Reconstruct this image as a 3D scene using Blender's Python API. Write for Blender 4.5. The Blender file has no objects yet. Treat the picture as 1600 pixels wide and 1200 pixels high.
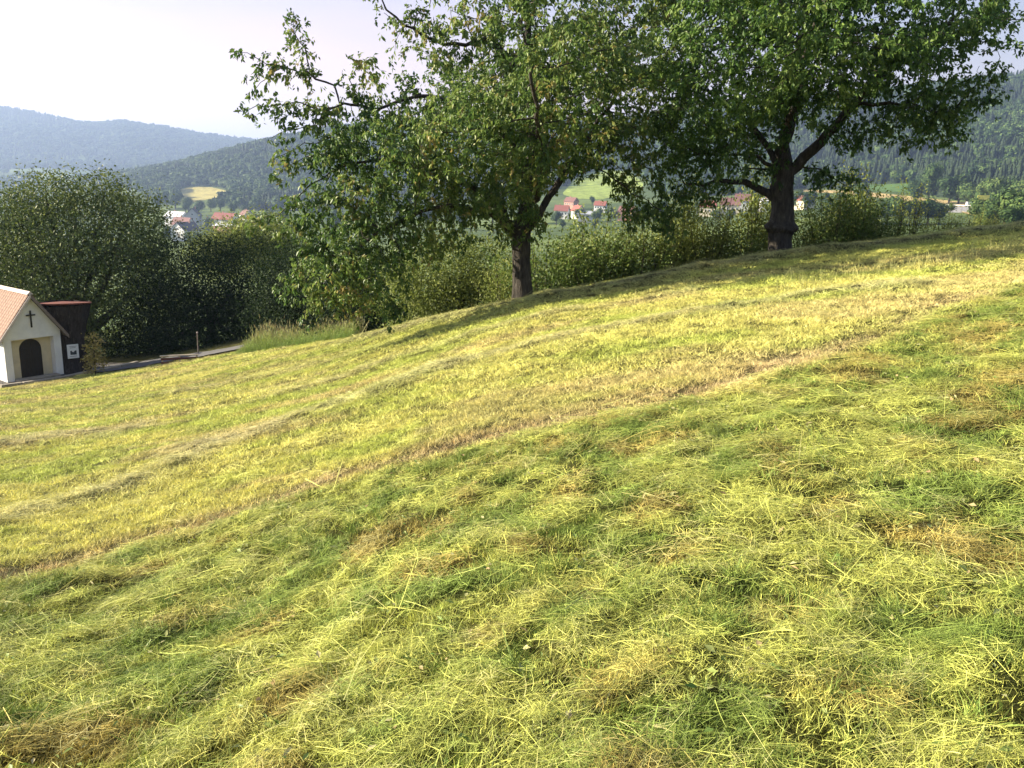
import bpy, bmesh, math, random
import numpy as np
from mathutils import Matrix, Vector

rng = np.random.default_rng(7)
random.seed(7)
S = bpy.context.scene
COL = S.collection
R_ = math.radians

# ------------------------------------------------------------------ camera, sky, sun, exposure
FPX = 1300.0                       # focal length in pixels of a 1600 px wide picture
PITCH, ROLL = R_(13.6), R_(2.0)
CAM = np.array([0.0, 0.0, 1.6])
_f = np.array([0, math.cos(PITCH), -math.sin(PITCH)])
_u = np.array([0, math.sin(PITCH), math.cos(PITCH)])
_r = np.array([1.0, 0, 0])
CR = _r * math.cos(ROLL) + _u * math.sin(ROLL)
CU = _u * math.cos(ROLL) - _r * math.sin(ROLL)
cd = bpy.data.cameras.new('camera')
cam = bpy.data.objects.new('camera', cd)
COL.objects.link(cam)
cd.sensor_width = 36.0
cd.lens = 36.0 * FPX / 1600.0
cd.clip_start, cd.clip_end = 0.05, 20000
M = Matrix.Identity(4)
for i in range(3):
    M[i][0], M[i][1], M[i][2], M[i][3] = CR[i], CU[i], -_f[i], CAM[i]
cam.matrix_world = M
S.camera = cam

SUN_EL, SUN_AZ = R_(22.0), R_(-84.5)      # azimuth measured from +Y towards +X
W = bpy.data.worlds.new('World')
S.world = W
W.use_nodes = True
nt = W.node_tree
nt.nodes.clear()
sky = nt.nodes.new('ShaderNodeTexSky')
sky.sky_type = 'NISHITA'
sky.sun_disc = False
sky.sun_elevation = SUN_EL
sky.sun_rotation = SUN_AZ
sky.altitude = 500
sky.air_density = 1.0
sky.dust_density = 1.6
sky.ozone_density = 1.2
bg = nt.nodes.new('ShaderNodeBackground')
bg.inputs['Strength'].default_value = 0.050
out = nt.nodes.new('ShaderNodeOutputWorld')
tcw = nt.nodes.new('ShaderNodeTexCoord')
mpw = nt.nodes.new('ShaderNodeMapping'); mpw.inputs['Scale'].default_value = (1.0, 1.0, 5.0)
nzw = nt.nodes.new('ShaderNodeTexNoise'); nzw.inputs['Scale'].default_value = 1.6; nzw.inputs['Detail'].default_value = 7.0; nzw.inputs['Roughness'].default_value = 0.55
nt.links.new(tcw.outputs['Generated'], mpw.inputs[0]); nt.links.new(mpw.outputs[0], nzw.inputs['Vector'])
rpw = nt.nodes.new('ShaderNodeValToRGB')
rpw.color_ramp.elements[0].position = 0.36; rpw.color_ramp.elements[0].color = (0.40, 0.40, 0.40, 1)
rpw.color_ramp.elements[1].position = 0.72; rpw.color_ramp.elements[1].color = (0.78, 0.78, 0.78, 1)
nt.links.new(nzw.outputs[0], rpw.inputs[0])
veil = nt.nodes.new('ShaderNodeMix'); veil.data_type = 'RGBA'
veil.inputs[7].default_value = (6.3, 5.5, 5.8, 1)
dsun = nt.nodes.new('ShaderNodeVectorMath'); dsun.operation = 'DOT_PRODUCT'
dsun.inputs[1].default_value = (math.sin(SUN_AZ), math.cos(SUN_AZ), 0)
nt.links.new(tcw.outputs['Generated'], dsun.inputs[0])
mrs = nt.nodes.new('ShaderNodeMapRange'); mrs.inputs['From Min'].default_value = -0.3; mrs.inputs['From Max'].default_value = 0.65; mrs.inputs['To Min'].default_value = 0.55; mrs.inputs['To Max'].default_value = 1.5
nt.links.new(dsun.outputs['Value'], mrs.inputs['Value'])
mfa = nt.nodes.new('ShaderNodeMath'); mfa.operation = 'MULTIPLY'; mfa.use_clamp = True
nt.links.new(mrs.outputs[0], mfa.inputs[0]); nt.links.new(rpw.outputs[0], mfa.inputs[1])
sxyz = nt.nodes.new('ShaderNodeSeparateXYZ'); nt.links.new(tcw.outputs['Generated'], sxyz.inputs[0])
mre = nt.nodes.new('ShaderNodeMapRange'); mre.inputs['From Min'].default_value = 0.05; mre.inputs['From Max'].default_value = 0.25
nt.links.new(sxyz.outputs['Z'], mre.inputs['Value'])
vcol = nt.nodes.new('ShaderNodeMix'); vcol.data_type = 'RGBA'
vcol.inputs[6].default_value = (10.4, 7.0, 5.9, 1); vcol.inputs[7].default_value = (3.6, 4.0, 5.7, 1)
nt.links.new(mre.outputs[0], vcol.inputs[0]); nt.links.new(vcol.outputs[2], veil.inputs[7])
nt.links.new(mfa.outputs[0], veil.inputs[0]); nt.links.new(sky.outputs[0], veil.inputs[6])
nt.links.new(veil.outputs[2], bg.inputs[0])
nt.links.new(bg.outputs[0], out.inputs[0])

sl = bpy.data.lights.new('sun', 'SUN')
sl.energy = 5.0
sl.angle = R_(0.53)
sl.color = (1.0, 0.885, 0.68)
sun = bpy.data.objects.new('sun', sl)
COL.objects.link(sun)
sdir = Vector((math.sin(SUN_AZ) * math.cos(SUN_EL), math.cos(SUN_AZ) * math.cos(SUN_EL), math.sin(SUN_EL)))
sun.rotation_euler = sdir.to_track_quat('Z', 'Y').to_euler()
sun.location = (-30, 0, 40)

S.view_settings.view_transform = 'Standard'
S.view_settings.look = 'None'
S.view_settings.gamma = 1.0
S.view_settings.use_curve_mapping = False
S.view_settings.exposure = 1.8
S.cycles.use_denoising = True
S.cycles.max_bounces = 8
S.cycles.transmission_bounces = 6
S.cycles.diffuse_bounces = 3
S.cycles.glossy_bounces = 2
S.cycles.sample_clamp_indirect = 6.0
HAZE = 1.9e-4

# ------------------------------------------------------------------ small maths helpers
def ray(px, py):
    return _f + CR * (px - 800) / FPX + CU * (600 - py) / FPX

def at(px, py, d):
    v = ray(px, py)
    return CAM + v * d / math.hypot(v[0], v[1])

def norm(a):
    return a / np.maximum(np.linalg.norm(a, axis=-1, keepdims=True), 1e-9)

_perm = rng.random((256, 256))
def vnoise(x, y):
    x = np.asarray(x, float); y = np.asarray(y, float)
    xi = np.floor(x).astype(int); yi = np.floor(y).astype(int)
    fx = x - xi; fy = y - yi
    fx = fx * fx * (3 - 2 * fx); fy = fy * fy * (3 - 2 * fy)
    g = lambda a, b: _perm[a & 255, b & 255]
    return ((g(xi, yi) * (1 - fx) + g(xi + 1, yi) * fx) * (1 - fy)
            + (g(xi, yi + 1) * (1 - fx) + g(xi + 1, yi + 1) * fx) * fy)

def fbm(x, y, o=4):
    s = 0; a = 0.5; t = 0
    for k in range(o):
        s = s + a * vnoise(x * 2 ** k + 17.3 * k, y * 2 ** k + 9.1 * k); t += a; a *= 0.5
    return s / t

def smooth(a, b, x):
    t = np.clip((np.asarray(x, float) - a) / (b - a), 0, 1)
    return t * t * (3 - 2 * t)

# ------------------------------------------------------------------ object helpers
def tag(o, label=None, cat=None, group=None, kind=None):
    if label: o['label'] = label
    if cat: o['category'] = cat
    if group: o['group'] = group
    if kind: o['kind'] = kind
    return o

def link(name, me, mat=None, parent=None, loc=None):
    o = bpy.data.objects.new(name, me)
    COL.objects.link(o)
    if mat is not None and me is not None and not me.materials:
        me.materials.append(mat)
    if parent is not None: o.parent = parent
    if loc is not None: o.location = loc
    return o

def empty(name, loc=(0, 0, 0), rz=0.0):
    o = bpy.data.objects.new(name, None)
    COL.objects.link(o)
    o.location = loc
    o.rotation_euler = (0, 0, rz)
    o.empty_display_size = 0.2
    return o

def mesh_np(name, v, f, attrs=None, smooth_=False):
    v = np.asarray(v, np.float32).reshape(-1, 3)
    f = np.asarray(f, np.int32)
    me = bpy.data.meshes.new(name)
    n, k = f.shape
    me.vertices.add(len(v)); me.vertices.foreach_set('co', v.ravel())
    me.loops.add(n * k); me.loops.foreach_set('vertex_index', f.ravel())
    me.polygons.add(n)
    me.polygons.foreach_set('loop_start', np.arange(0, n * k, k, dtype=np.int32))
    me.polygons.foreach_set('loop_total', np.full(n, k, np.int32))
    if smooth_: me.polygons.foreach_set('use_smooth', np.ones(n, bool))
    for an, av in (attrs or {}).items():
        av = np.asarray(av, np.float32)
        if av.ndim == 1:
            a = me.attributes.new(an, 'FLOAT', 'POINT'); a.data.foreach_set('value', av)
        else:
            if av.shape[1] == 3: av = np.c_[av, np.ones(len(av), np.float32)]
            a = me.attributes.new(an, 'FLOAT_COLOR', 'POINT'); a.data.foreach_set('color', av.astype(np.float32).ravel())
    me.update(calc_edges=True)
    return me

class MB:
    """collects boxes, prisms, tubes into one mesh"""
    def __init__(s): s.bm = bmesh.new()
    def face(s, pts): return s.bm.faces.new([s.bm.verts.new(p) for p in pts])
    def box(s, c, d, rz=0.0, bev=0.0):
        m = Matrix.Translation(c) @ Matrix.Rotation(rz, 4, 'Z') @ Matrix.Diagonal((d[0], d[1], d[2], 1))
        g = bmesh.ops.create_cube(s.bm, size=1.0, matrix=m)
        if bev:
            es = list({e for v in g['verts'] for e in v.link_edges})
            bmesh.ops.bevel(s.bm, geom=es, offset=bev, segments=1, affect='EDGES')
        return s
    def prism(s, pts, ext):
        """closed polygon extruded along ext"""
        a = [s.bm.verts.new(p) for p in pts]
        b = [s.bm.verts.new(Vector(p) + Vector(ext)) for p in pts]
        n = len(pts)
        s.bm.faces.new(a[::-1]); s.bm.faces.new(b)
        for i in range(n):
            s.bm.faces.new([a[i], a[(i + 1) % n], b[(i + 1) % n], b[i]])
        return s
    def tube(s, pts, rad, n=8):
        rings = []
        pts = [Vector(p) for p in pts]
        rad = rad if hasattr(rad, '__len__') else [rad] * len(pts)
        for i, p in enumerate(pts):
            d = (pts[min(i + 1, len(pts) - 1)] - pts[max(i - 1, 0)]).normalized()
            q = d.to_track_quat('Z', 'X')
            rings.append([s.bm.verts.new(p + q @ Vector((math.cos(t) * rad[i], math.sin(t) * rad[i], 0)))
                          for t in [2 * math.pi * k / n for k in range(n)]])
        for a, b in zip(rings, rings[1:]):
            for k in range(n):
                s.bm.faces.new([a[k], a[(k + 1) % n], b[(k + 1) % n], b[k]])
        s.bm.faces.new(rings[0][::-1]); s.bm.faces.new(rings[-1])
        return s
    def mesh(s, name):
        bmesh.ops.recalc_face_normals(s.bm, faces=s.bm.faces[:])
        me = bpy.data.meshes.new(name); s.bm.to_mesh(me); s.bm.free()
        return me
    def build(s, name, mat, parent=None, loc=None):
        return link(name, s.mesh(name), mat, parent, loc)

# ------------------------------------------------------------------ materials
def newmat(name):
    m = bpy.data.materials.new(name); m.use_nodes = True
    t = m.node_tree; t.nodes.clear()
    o = t.nodes.new('ShaderNodeOutputMaterial')
    return m, t, o

def N(t, ty, **kw):
    n = t.nodes.new(ty)
    for k, v in kw.items():
        if k in n.inputs: n.inputs[k].default_value = v
        else: setattr(n, k, v)
    return n

def ramp(t, stops):
    n = t.nodes.new('ShaderNodeValToRGB')
    e = n.color_ramp.elements
    while len(e) < len(stops): e.new(0.5)
    for i, (p, c) in enumerate(stops):
        e[i].position = p; e[i].color = (c[0], c[1], c[2], 1)
    return n

def mul(t, a, b, fac=1.0):
    n = t.nodes.new('ShaderNodeMix'); n.data_type = 'RGBA'; n.blend_type = 'MULTIPLY'
    n.inputs[0].default_value = fac
    t.links.new(a, n.inputs[6]); t.links.new(b, n.inputs[7])
    return n.outputs[2]

def mat_plain(name, col, rough=0.8, nscale=8.0, var=0.25, bump=0.0, metal=0.0, stretch=None, spec=0.3):
    """base colour broken up by two octaves of noise, with a bump"""
    m, t, o = newmat(name)
    p = N(t, 'ShaderNodeBsdfPrincipled', Roughness=rough, Metallic=metal)
    p.inputs['Specular IOR Level'].default_value = spec
    tc = N(t, 'ShaderNodeTexCoord')
    vec = tc.outputs['Object']
    if stretch:
        mp = N(t, 'ShaderNodeMapping'); mp.inputs['Scale'].default_value = stretch
        t.links.new(vec, mp.inputs[0]); vec = mp.outputs[0]
    nz = N(t, 'ShaderNodeTexNoise', Scale=nscale, Detail=8.0, Roughness=0.65)
    t.links.new(vec, nz.inputs['Vector'])
    lo = [max(0, c * (1 - var)) for c in col]; hi = [min(1, c * (1 + var)) for c in col]
    r = ramp(t, [(0.3, lo), (0.7, hi)])
    t.links.new(nz.outputs[0], r.inputs[0]); t.links.new(r.outputs[0], p.inputs['Base Color'])
    if bump:
        b = N(t, 'ShaderNodeBump', Strength=bump, Distance=0.02)
        t.links.new(nz.outputs[0], b.inputs['Height']); t.links.new(b.outputs[0], p.inputs['Normal'])
    t.links.new(p.outputs[0], o.inputs[0])
    return m

def mat_leaf(name, stops, trans=0.35, rough=0.45, instancer=None, spec=0.24, objrand=0.0):
    """two-sided leaf: reflecting face plus light coming through; colour from the per-leaf tint"""
    m, t, o = newmat(name)
    a = N(t, 'ShaderNodeAttribute', attribute_name='tint')
    val = a.outputs['Fac']
    if objrand:
        oi = N(t, 'ShaderNodeObjectInfo')
        ma = N(t, 'ShaderNodeMath', operation='MULTIPLY_ADD'); ma.inputs[1].default_value = objrand; ma.inputs[2].default_value = -objrand * 0.5
        t.links.new(oi.outputs['Random'], ma.inputs[0])
        ad = N(t, 'ShaderNodeMath', operation='ADD')
        t.links.new(ma.outputs[0], ad.inputs[0]); t.links.new(val, ad.inputs[1]); val = ad.outputs[0]
    r = ramp(t, stops)
    t.links.new(val, r.inputs[0])
    c = r.outputs[0]
    if instancer:
        ai = N(t, 'ShaderNodeAttribute', attribute_name=instancer, attribute_type='INSTANCER')
        c = mul(t, c, ai.outputs['Color'])
    p = N(t, 'ShaderNodeBsdfPrincipled', Roughness=rough)
    p.inputs['Specular IOR Level'].default_value = spec
    tr = N(t, 'ShaderNodeBsdfTranslucent')
    mx = N(t, 'ShaderNodeMixShader'); mx.inputs[0].default_value = trans
    t.links.new(c, p.inputs['Base Color']); t.links.new(c, tr.inputs[0])
    t.links.new(p.outputs[0], mx.inputs[1]); t.links.new(tr.outputs[0], mx.inputs[2])
    t.links.new(mx.outputs[0], o.inputs[0])
    return m

def mat_ground(name, rough=0.95, nscale=30.0, bump=0.6, dist=0.03):
    """land-cover colour from the 'col' attribute, broken up by fine noise"""
    m, t, o = newmat(name)
    a = N(t, 'ShaderNodeAttribute', attribute_name='col')
    tc = N(t, 'ShaderNodeTexCoord')
    nz = N(t, 'ShaderNodeTexNoise', Scale=nscale, Detail=8.0, Roughness=0.7)
    t.links.new(tc.outputs['Object'], nz.inputs['Vector'])
    r = ramp(t, [(0.3, (0.45, 0.45, 0.45)), (0.7, (1.3, 1.3, 1.3))])
    t.links.new(nz.outputs[0], r.inputs[0])
    p = N(t, 'ShaderNodeBsdfPrincipled', Roughness=rough)
    p.inputs['Specular IOR Level'].default_value = 0.1
    t.links.new(mul(t, a.outputs['Color'], r.outputs[0]), p.inputs['Base Color'])
    b = N(t, 'ShaderNodeBump', Strength=bump, Distance=dist)
    t.links.new(nz.outputs[0], b.inputs['Height']); t.links.new(b.outputs[0], p.inputs['Normal'])
    t.links.new(p.outputs[0], o.inputs[0])
    return m

# ------------------------------------------------------------------ the hillside meadow (near ground)
EDGE = [(-150, 612, 36), (0, 603, 35), (60, 598, 34.2), (150, 588, 33.5), (300, 565, 31), (360, 556, 29), (540, 530, 22.5),
        (640, 507, 20), (740, 485, 18.6), (818, 468, 18), (950, 442, 18.2), (1100, 415, 19), (1220, 396, 20), (1400, 373, 21),
        (1600, 350, 23), (1800, 325, 26)]
EP = np.array([at(*e) for e in EDGE])
PA, PB = np.linalg.lstsq(EP[:, :2], EP[:, 2], rcond=None)[0]        # the slope as a plane through the photographer's feet
_az = np.arctan2(EP[:, 0], EP[:, 1])
_rs = (EP[:, 2] - EP[:, :2] @ np.array([PA, PB])) / np.hypot(EP[:, 0], EP[:, 1])
_ex = np.r_[-200, EP[:, 0], 200]
_ey = np.r_[30, EP[:, 1], 30]
def y_edge(x): return np.interp(x, _ex, _ey)
def quad(x, y):
    x = np.clip(x, -45, 45); y = np.clip(y, -45, 45)
    d = np.hypot(x, y)
    return PA * x + PB * y + d * np.interp(np.arctan2(x, np.maximum(y, .01)), np.r_[_az[0] - .5, _az, _az[-1] + .5], np.r_[0, _rs, 0]) * smooth(0, 3, y)
def z_meadow(x, y):
    x = np.asarray(x, float); y = np.asarray(y, float)
    ye = y_edge(x)
    t = np.maximum(0, y - ye)
    base = quad(x, np.minimum(y, ye))
    fall = base - 0.02 * t - 0.42 * t * t / (t + 2.5)
    t2 = np.maximum(0, t - 7.5)
    terr = base - 0.06 * t - 0.75 * t2 * t2 / (t2 + 3)
    w = smooth(-6.0, -9.5, x)
    return fall * (1 - w) + terr * w
def bumps(x, y):
    """tussocks and hollows of the meadow surface; deeper under the uncollected hay"""
    k = hayzone(x, y)
    b = (fbm(x * 2.1, y * 2.1, 2) - 0.5) * (0.04 + 0.015 * k) + (fbm(x * 7.5, y * 7.5, 2) - 0.5) * (0.03 + 0.085 * k) + (fbm(x * 0.5, y * 0.5, 2) - 0.5) * 0.10
    r = rows(x, y)
    return b + 0.13 * r * fbm(x * 5, y * 5, 2) - 0.03 * strip(x, y) + edgerow(x, y) * (0.05 + 0.25 * fbm(x * 1.3, y * 2.3, 3))
def yb(x):      # border between raked stubble and hay still lying, in metres ahead of the camera
    return np.interp(x, [-7, -3.2, -2.3, -1.5, 0, 1.5, 2.1, 3.6, 6.2, 10, 16], [3.0, 4.9, 5.5, 6.0, 6.2, 6.55, 6.85, 7.9, 10.2, 12.6, 15]) + 0.45 * (fbm(np.asarray(x) * 0.6, 3.3, 2) - 0.5)
def hayzone(x, y):
    return 1 - smooth(-0.25, 0.25, y - yb(x) + 0.5 * (fbm(x * 1.5, y * 1.5, 3) - 0.5))
def strip(x, y):     # raked-clean brownish strip beside the border
    d = y - yb(x) - 0.36
    return np.exp(-(d / 0.26) ** 2) * smooth(0.26, 0.48, fbm(x * 0.9 + 5, y * 2.5, 3)) * (1 - 0.6 * smooth(2.5, 6, x))
def dline(x, y, L):  # distance to a polyline
    d = np.full(np.shape(x), 1e9)
    for (x0, y0), (x1, y1) in zip(L, L[1:]):
        l2 = (x1 - x0) ** 2 + (y1 - y0) ** 2
        t = np.clip(((x - x0) * (x1 - x0) + (y - y0) * (y1 - y0)) / l2, 0, 1)
        d = np.minimum(d, np.hypot(x - x0 - t * (x1 - x0), y - y0 - t * (y1 - y0)))
    return d
ROWS = [([(-5.2, 4.8), (-4.1, 7.0), (-3.6, 9.2), (-2.7, 10.2), (-.85, 10.75), (1.7, 11.1), (5.5, 11.6)], .36, .75), ([(-14, 12.5), (-9, 12.2), (-6.2, 12.2), (-2, 13.6), (3, 14.2)], .35, .7), ([(-12, 18), (-7, 17.5), (-2, 16.4)], .4, .5)]
def rows(x, y):      # thin greyish rows of dry hay left by the tedder
    x = np.asarray(x, float); y = np.asarray(y, float)
    wx = x + 1.0 * (fbm(x * .7 + 3, y * .7, 2) - .5); wy = y + 1.0 * (fbm(x * .7 + 33, y * .7 + 9, 2) - .5)
    v = 0
    for L, w, s_ in ROWS:
        v = v + s_ * np.exp(-(dline(wx, wy, L) / w) ** 2) * smooth(0.30, 0.55, fbm(x * 0.6 + w * 40, y * 1.1, 3))
    return np.clip(v, 0, 1)
def edgerow(x, y):   # lumps of hay pushed to the upper edge under the trees
    return np.exp(-((y - y_edge(x) + 0.9) / 0.55) ** 2) * smooth(-6, -3, x) * 0.6
def z_ground(x, y):
    return z_meadow(x, y) + bumps(np.asarray(x, float), np.asarray(y, float))

C_STUB = np.array([0.66, 0.62, 0.185]); C_GREEN = np.array([0.51, 0.55, 0.125]); C_TAN = np.array([0.58, 0.44, 0.235])
C_HAY = np.array([0.435, 0.455, 0.110]); C_DARK = np.array([0.18, 0.255, 0.050]); C_GREY = np.array([0.48, 0.44, 0.26]); C_BRN = np.array([0.40, 0.265, 0.09])
def cover(x, y):
    """albedo of the cut grass at a place: raked stubble, lying hay, tan strips, grey rows"""
    x = np.asarray(x, float); y = np.asarray(y, float)
    L = lambda a, b, t: a + (b - a) * t[:, None]
    g = fbm(x * 0.6, y * 1.1, 4)
    c = L(np.tile(C_STUB, (len(x), 1)), C_GREEN, smooth(0.42, 0.66, g))
    c = L(c, C_TAN, 0.5 * smooth(0.52, 0.72, fbm(x * 0.5 + 9, y * 1.3 + 4, 4)))
    c = L(c, C_GREY, 0.8 * rows(x, y))
    c = L(c, C_TAN, 0.9 * strip(x, y))
    k = hayzone(x, y)
    h = L(np.tile(C_HAY, (len(x), 1)), C_DARK, 0.9 * smooth(0.47, 0.66, fbm(x * 3.1 + 3, y * 3.6, 4)))
    h = L(h, C_BRN, 0.6 * smooth(0.54, 0.70, fbm(x * 2.6 + 31, y * 3.2 + 8, 4)))
    c = L(c, h, k)
    c = L(c, C_GREEN * 0.9, 0.6 * smooth(14, 17.5, y) * smooth(-8, -2, x))
    c = L(c, C_GREY, 0.6 * np.clip(edgerow(x, y) * 1.6, 0, 1))
    return c

def polar_sheet(name, radii, angs, zf, colf, mat):
    a, r = np.meshgrid(angs, radii)
    x = (np.sin(a) * r).ravel(); y = (np.cos(a) * r).ravel()
    z = zf(x, y)
    nr, na = a.shape
    i = np.arange((nr - 1) * na).reshape(nr - 1, na)[:, :-1].ravel()
    f = np.c_[i, i + na, i + na + 1, i + 1]
    me = mesh_np(name, np.c_[x, y, z], f[:, ::-1], {'col': colf(x, y)}, True)
    return link(name, me, mat)

M_MEADOW = mat_ground('meadow soil and stubble', nscale=55.0, bump=0.8, dist=0.02)
angs = np.radians(np.r_[np.linspace(-180, -62, 60), np.linspace(-60, 55, 560), np.linspace(57, 180, 60)])
rad = np.r_[0.05, np.geomspace(0.6, 48, 460)]
meadow = polar_sheet('meadow', rad, angs, z_ground, lambda x, y: cover(x, y) * np.array([0.115, 0.115, 0.10]), M_MEADOW)  # ground colour darkened so gaps between the blades read as shadow
tag(meadow, kind='structure')

# ------------------------------------------------------------------ the valley and the wooded ridges (far ground)
KD = np.array([24, 60, 150, 400, 700, 1000, 1300, 1700, 2100, 2600, 3200, 4200, 5600.0])
# per column: picture x it was surveyed at, then per distance either ('z', height) or a sight line
Z = lambda v: ('z', v)
VAL = [
 (-900, [Z(-16), Z(-22), Z(-34), Z(-48), Z(-52), Z(-52), Z(-50), Z(-48), Z(-45), 275, 255, 140, Z(150)]),
 (-300, [Z(-16), Z(-22), Z(-34), Z(-48), Z(-52), Z(-52), Z(-50), Z(-48), Z(-45), 272, 250, 150, Z(150)]),
 (0,    [Z(-15), Z(-21), Z(-34), Z(-48), Z(-52), Z(-52), Z(-50), Z(-46), 290, 276, 255, 166, Z(180)]),
 (75,   [Z(-15), Z(-21), Z(-33), Z(-47), Z(-51), Z(-52), Z(-50), Z(-45), 290, 276, 257, 179, Z(180)]),
 (150,  [Z(-15), Z(-20), Z(-32), Z(-46), Z(-50), Z(-51), Z(-46), 283, 284, 276, 259, 194, Z(160)]),
 (205,  [Z(-14), Z(-19), Z(-31), Z(-45), Z(-50), Z(-47), 300, 275, 281, 277, 259, 187, Z(150)]),
 (260,  [Z(-14), Z(-19), Z(-30), Z(-44), 365, 327, 304, 264, 271, 277, 260, 197, Z(150)]),
 (305,  [Z(-13), Z(-18), Z(-29), Z(-43), 365, 326, 300, 254, 262, 275, 262, 207, Z(140)]),
 (350,  [Z(-13), Z(-18), Z(-28), Z(-42), 365, 326, 296, 244, 253, 270, 263, 215, Z(140)]),
 (430,  [Z(-12), Z(-17), Z(-27), Z(-40), 366, 328, 285, 222, 235, 265, 264, 224, Z(130)]),
 (500,  [Z(-11), Z(-16), Z(-26), Z(-38), 362, 326, 276, 207, 220, Z(0), Z(20), Z(100), Z(100)]),
 (650,  [Z(-9), Z(-14), Z(-23), Z(-35), 354, 319, 264, 197, 210, Z(0), Z(20), Z(100), Z(100)]),
 (800,  [Z(-8), Z(-12), Z(-20), Z(-31), 347, 312, 262, 194, 205, Z(0), Z(20), Z(80), Z(80)]),
 (900,  [Z(-7), Z(-11), Z(-18), Z(-29), 342, 308, 264, 196, 205, Z(0), Z(20), Z(80), Z(80)]),
 (1000, [Z(-6), Z(-10), Z(-16), Z(-26), 339, 306, 262, 190, 200, Z(0), Z(20), Z(80), Z(80)]),
 (1100, [Z(-5.5), Z(-9), Z(-14), Z(-23), 334, 302, 243, 174, 190, Z(0), Z(20), Z(80), Z(80)]),
 (1300, [Z(-4), Z(-7), Z(-11), 352, 322, 287, 220, 152, 165, Z(50), Z(50), Z(80), Z(80)]),
 (1450, [Z(-3), Z(-6), 378, 352, 321, 272, 196, 137, 150, Z(50), Z(50), Z(80), Z(80)]),
 (1600, [Z(-3), Z(-5), 372, 350, 318, 258, 180, 122, 135, Z(50), Z(50), Z(80), Z(80)]),
 (1900, [Z(-3), Z(-4), 365, 345, 310, 240, 155, 104, 120, Z(50), Z(50), Z(80), Z(80)]),
 (2600, [Z(-3), Z(-4), 370, 355, 330, 270, 190, 130, 140, Z(50), Z(50), Z(80), Z(80)]),
]
_va, _vz = [], []
for px, row in VAL:
    v = ray(px, 285); _va.append(math.atan2(v[0], v[1]))
    _vz.append([e[1] if isinstance(e, tuple) else at(px, e, d)[2] for e, d in zip(row, KD)])
_va = np.array(_va); _vz = np.array(_vz)
# resample the survey to a smooth grid
_ga = np.linspace(_va[0], _va[-1], 700)
_gd = np.linspace(math.log(KD[0]), math.log(KD[-1]), 260)
_t = np.array([np.interp(_ga, _va, _vz[:, j]) for j in range(len(KD))])
_t = np.array([np.interp(_gd, np.log(KD), _t[:, i]) for i in range(len(_ga))])
def _sm(a, n, ax):
    k = np.hanning(n + 2)[1:-1]; k /= k.sum()
    pad = [(0, 0), (0, 0)]; pad[ax] = (n // 2, n // 2)
    return np.apply_along_axis(lambda v: np.convolve(v, k, 'valid'), ax, np.pad(a, pad, mode='edge'))
_t = _sm(_sm(_t, 15, 0), 7, 1)
def z_valley(x, y):
    x = np.asarray(x, float); y = np.asarray(y, float)
    a = np.arctan2(x, y); d = np.hypot(x, y)
    u = np.clip((a - _ga[0]) / (_ga[-1] - _ga[0]) * (len(_ga) - 1), 0, len(_ga) - 1.001)
    w = np.clip((np.log(np.maximum(d, 1)) - _gd[0]) / (_gd[-1] - _gd[0]) * (len(_gd) - 1), 0, len(_gd) - 1.001)
    i = u.astype(int); j = w.astype(int); fu = u - i; fw = w - j
    z = (_t[i, j] * (1 - fu) + _t[i + 1, j] * fu) * (1 - fw) + (_t[i, j + 1] * (1 - fu) + _t[i + 1, j + 1] * fu) * fw
    rel = np.clip(d / 4000, 0, 1)
    return z + (fbm(x / 140, y / 140, 4) - 0.5) * 30 * rel * smooth(900, 1600, d) + (fbm(x / 40, y / 40, 3) - 0.5) * np.clip(d / 400, 0, 2.0)
def hit(px, py, d0=60, d1=5600):
    v = ray(px, py); v = v / math.hypot(v[0], v[1])
    d = np.geomspace(d0, d1, 3000)
    p = CAM + v * d[:, None]
    below = p[:, 2] < z_valley(p[:, 0], p[:, 1])
    i = int(np.argmax(below)) if below.any() else len(d) - 1
    return p[i]
def valley_cover(x, y):
    c = np.tile(np.array([0.075, 0.11, 0.030]), (len(x), 1))
    g = smooth(0.4, 0.65, fbm(x / 90, y / 90, 3))
    return c + g[:, None] * np.array([0.06, 0.07, 0.015])
M_VALLEY = mat_ground('valley grassland', nscale=0.12, bump=0.3, dist=1.0)
angv = np.radians(np.r_[np.linspace(-180, -52, 40), np.linspace(-50, 50, 400), np.linspace(52, 180, 40)])
valley = polar_sheet('valley_ground', np.r_[24, np.geomspace(26, 5600, 230), 12000], angv, lambda x, y: z_valley(x, y) - np.where(np.hypot(x, y) < 52, 2.0, 0), valley_cover, M_VALLEY)
tag(valley, kind='structure')

def patch(name, top, bot, col, lift, nx=40, ny=10, mat=None):
    """a field draped on the terrain, outlined by its far and near borders"""
    xs = np.linspace(top[0][0], top[-1][0], nx)
    ty = np.interp(xs, *np.array(top).T); by = np.interp(xs, *np.array(bot).T)
    v = []
    for x_, a, b in zip(xs, ty, by):
        p0, p1 = hit(x_, b), hit(x_, a)
        for k in range(ny):
            p = p0 + (p1 - p0) * k / (ny - 1)
            v.append((p[0], p[1], z_valley(p[0], p[1]) + lift))
    v = np.array(v)
    i = np.arange((nx - 1) * ny).reshape(nx - 1, ny)[:, :-1].ravel()
    f = np.c_[i, i + ny, i + ny + 1, i + 1]
    c = np.tile(np.array(col), (len(v), 1)) * (0.8 + 0.4 * fbm(v[:, 0] / 15, v[:, 1] / 25, 3))[:, None]
    o = link(name, mesh_np(name, v, f, {'col': c}, True), mat or M_VALLEY)
    tag(o, kind='structure')
    return o
FIELDS = []
def field(*a, **k):
    o = patch(*a, **k); FIELDS.append((a[1], a[2])); return o
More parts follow.
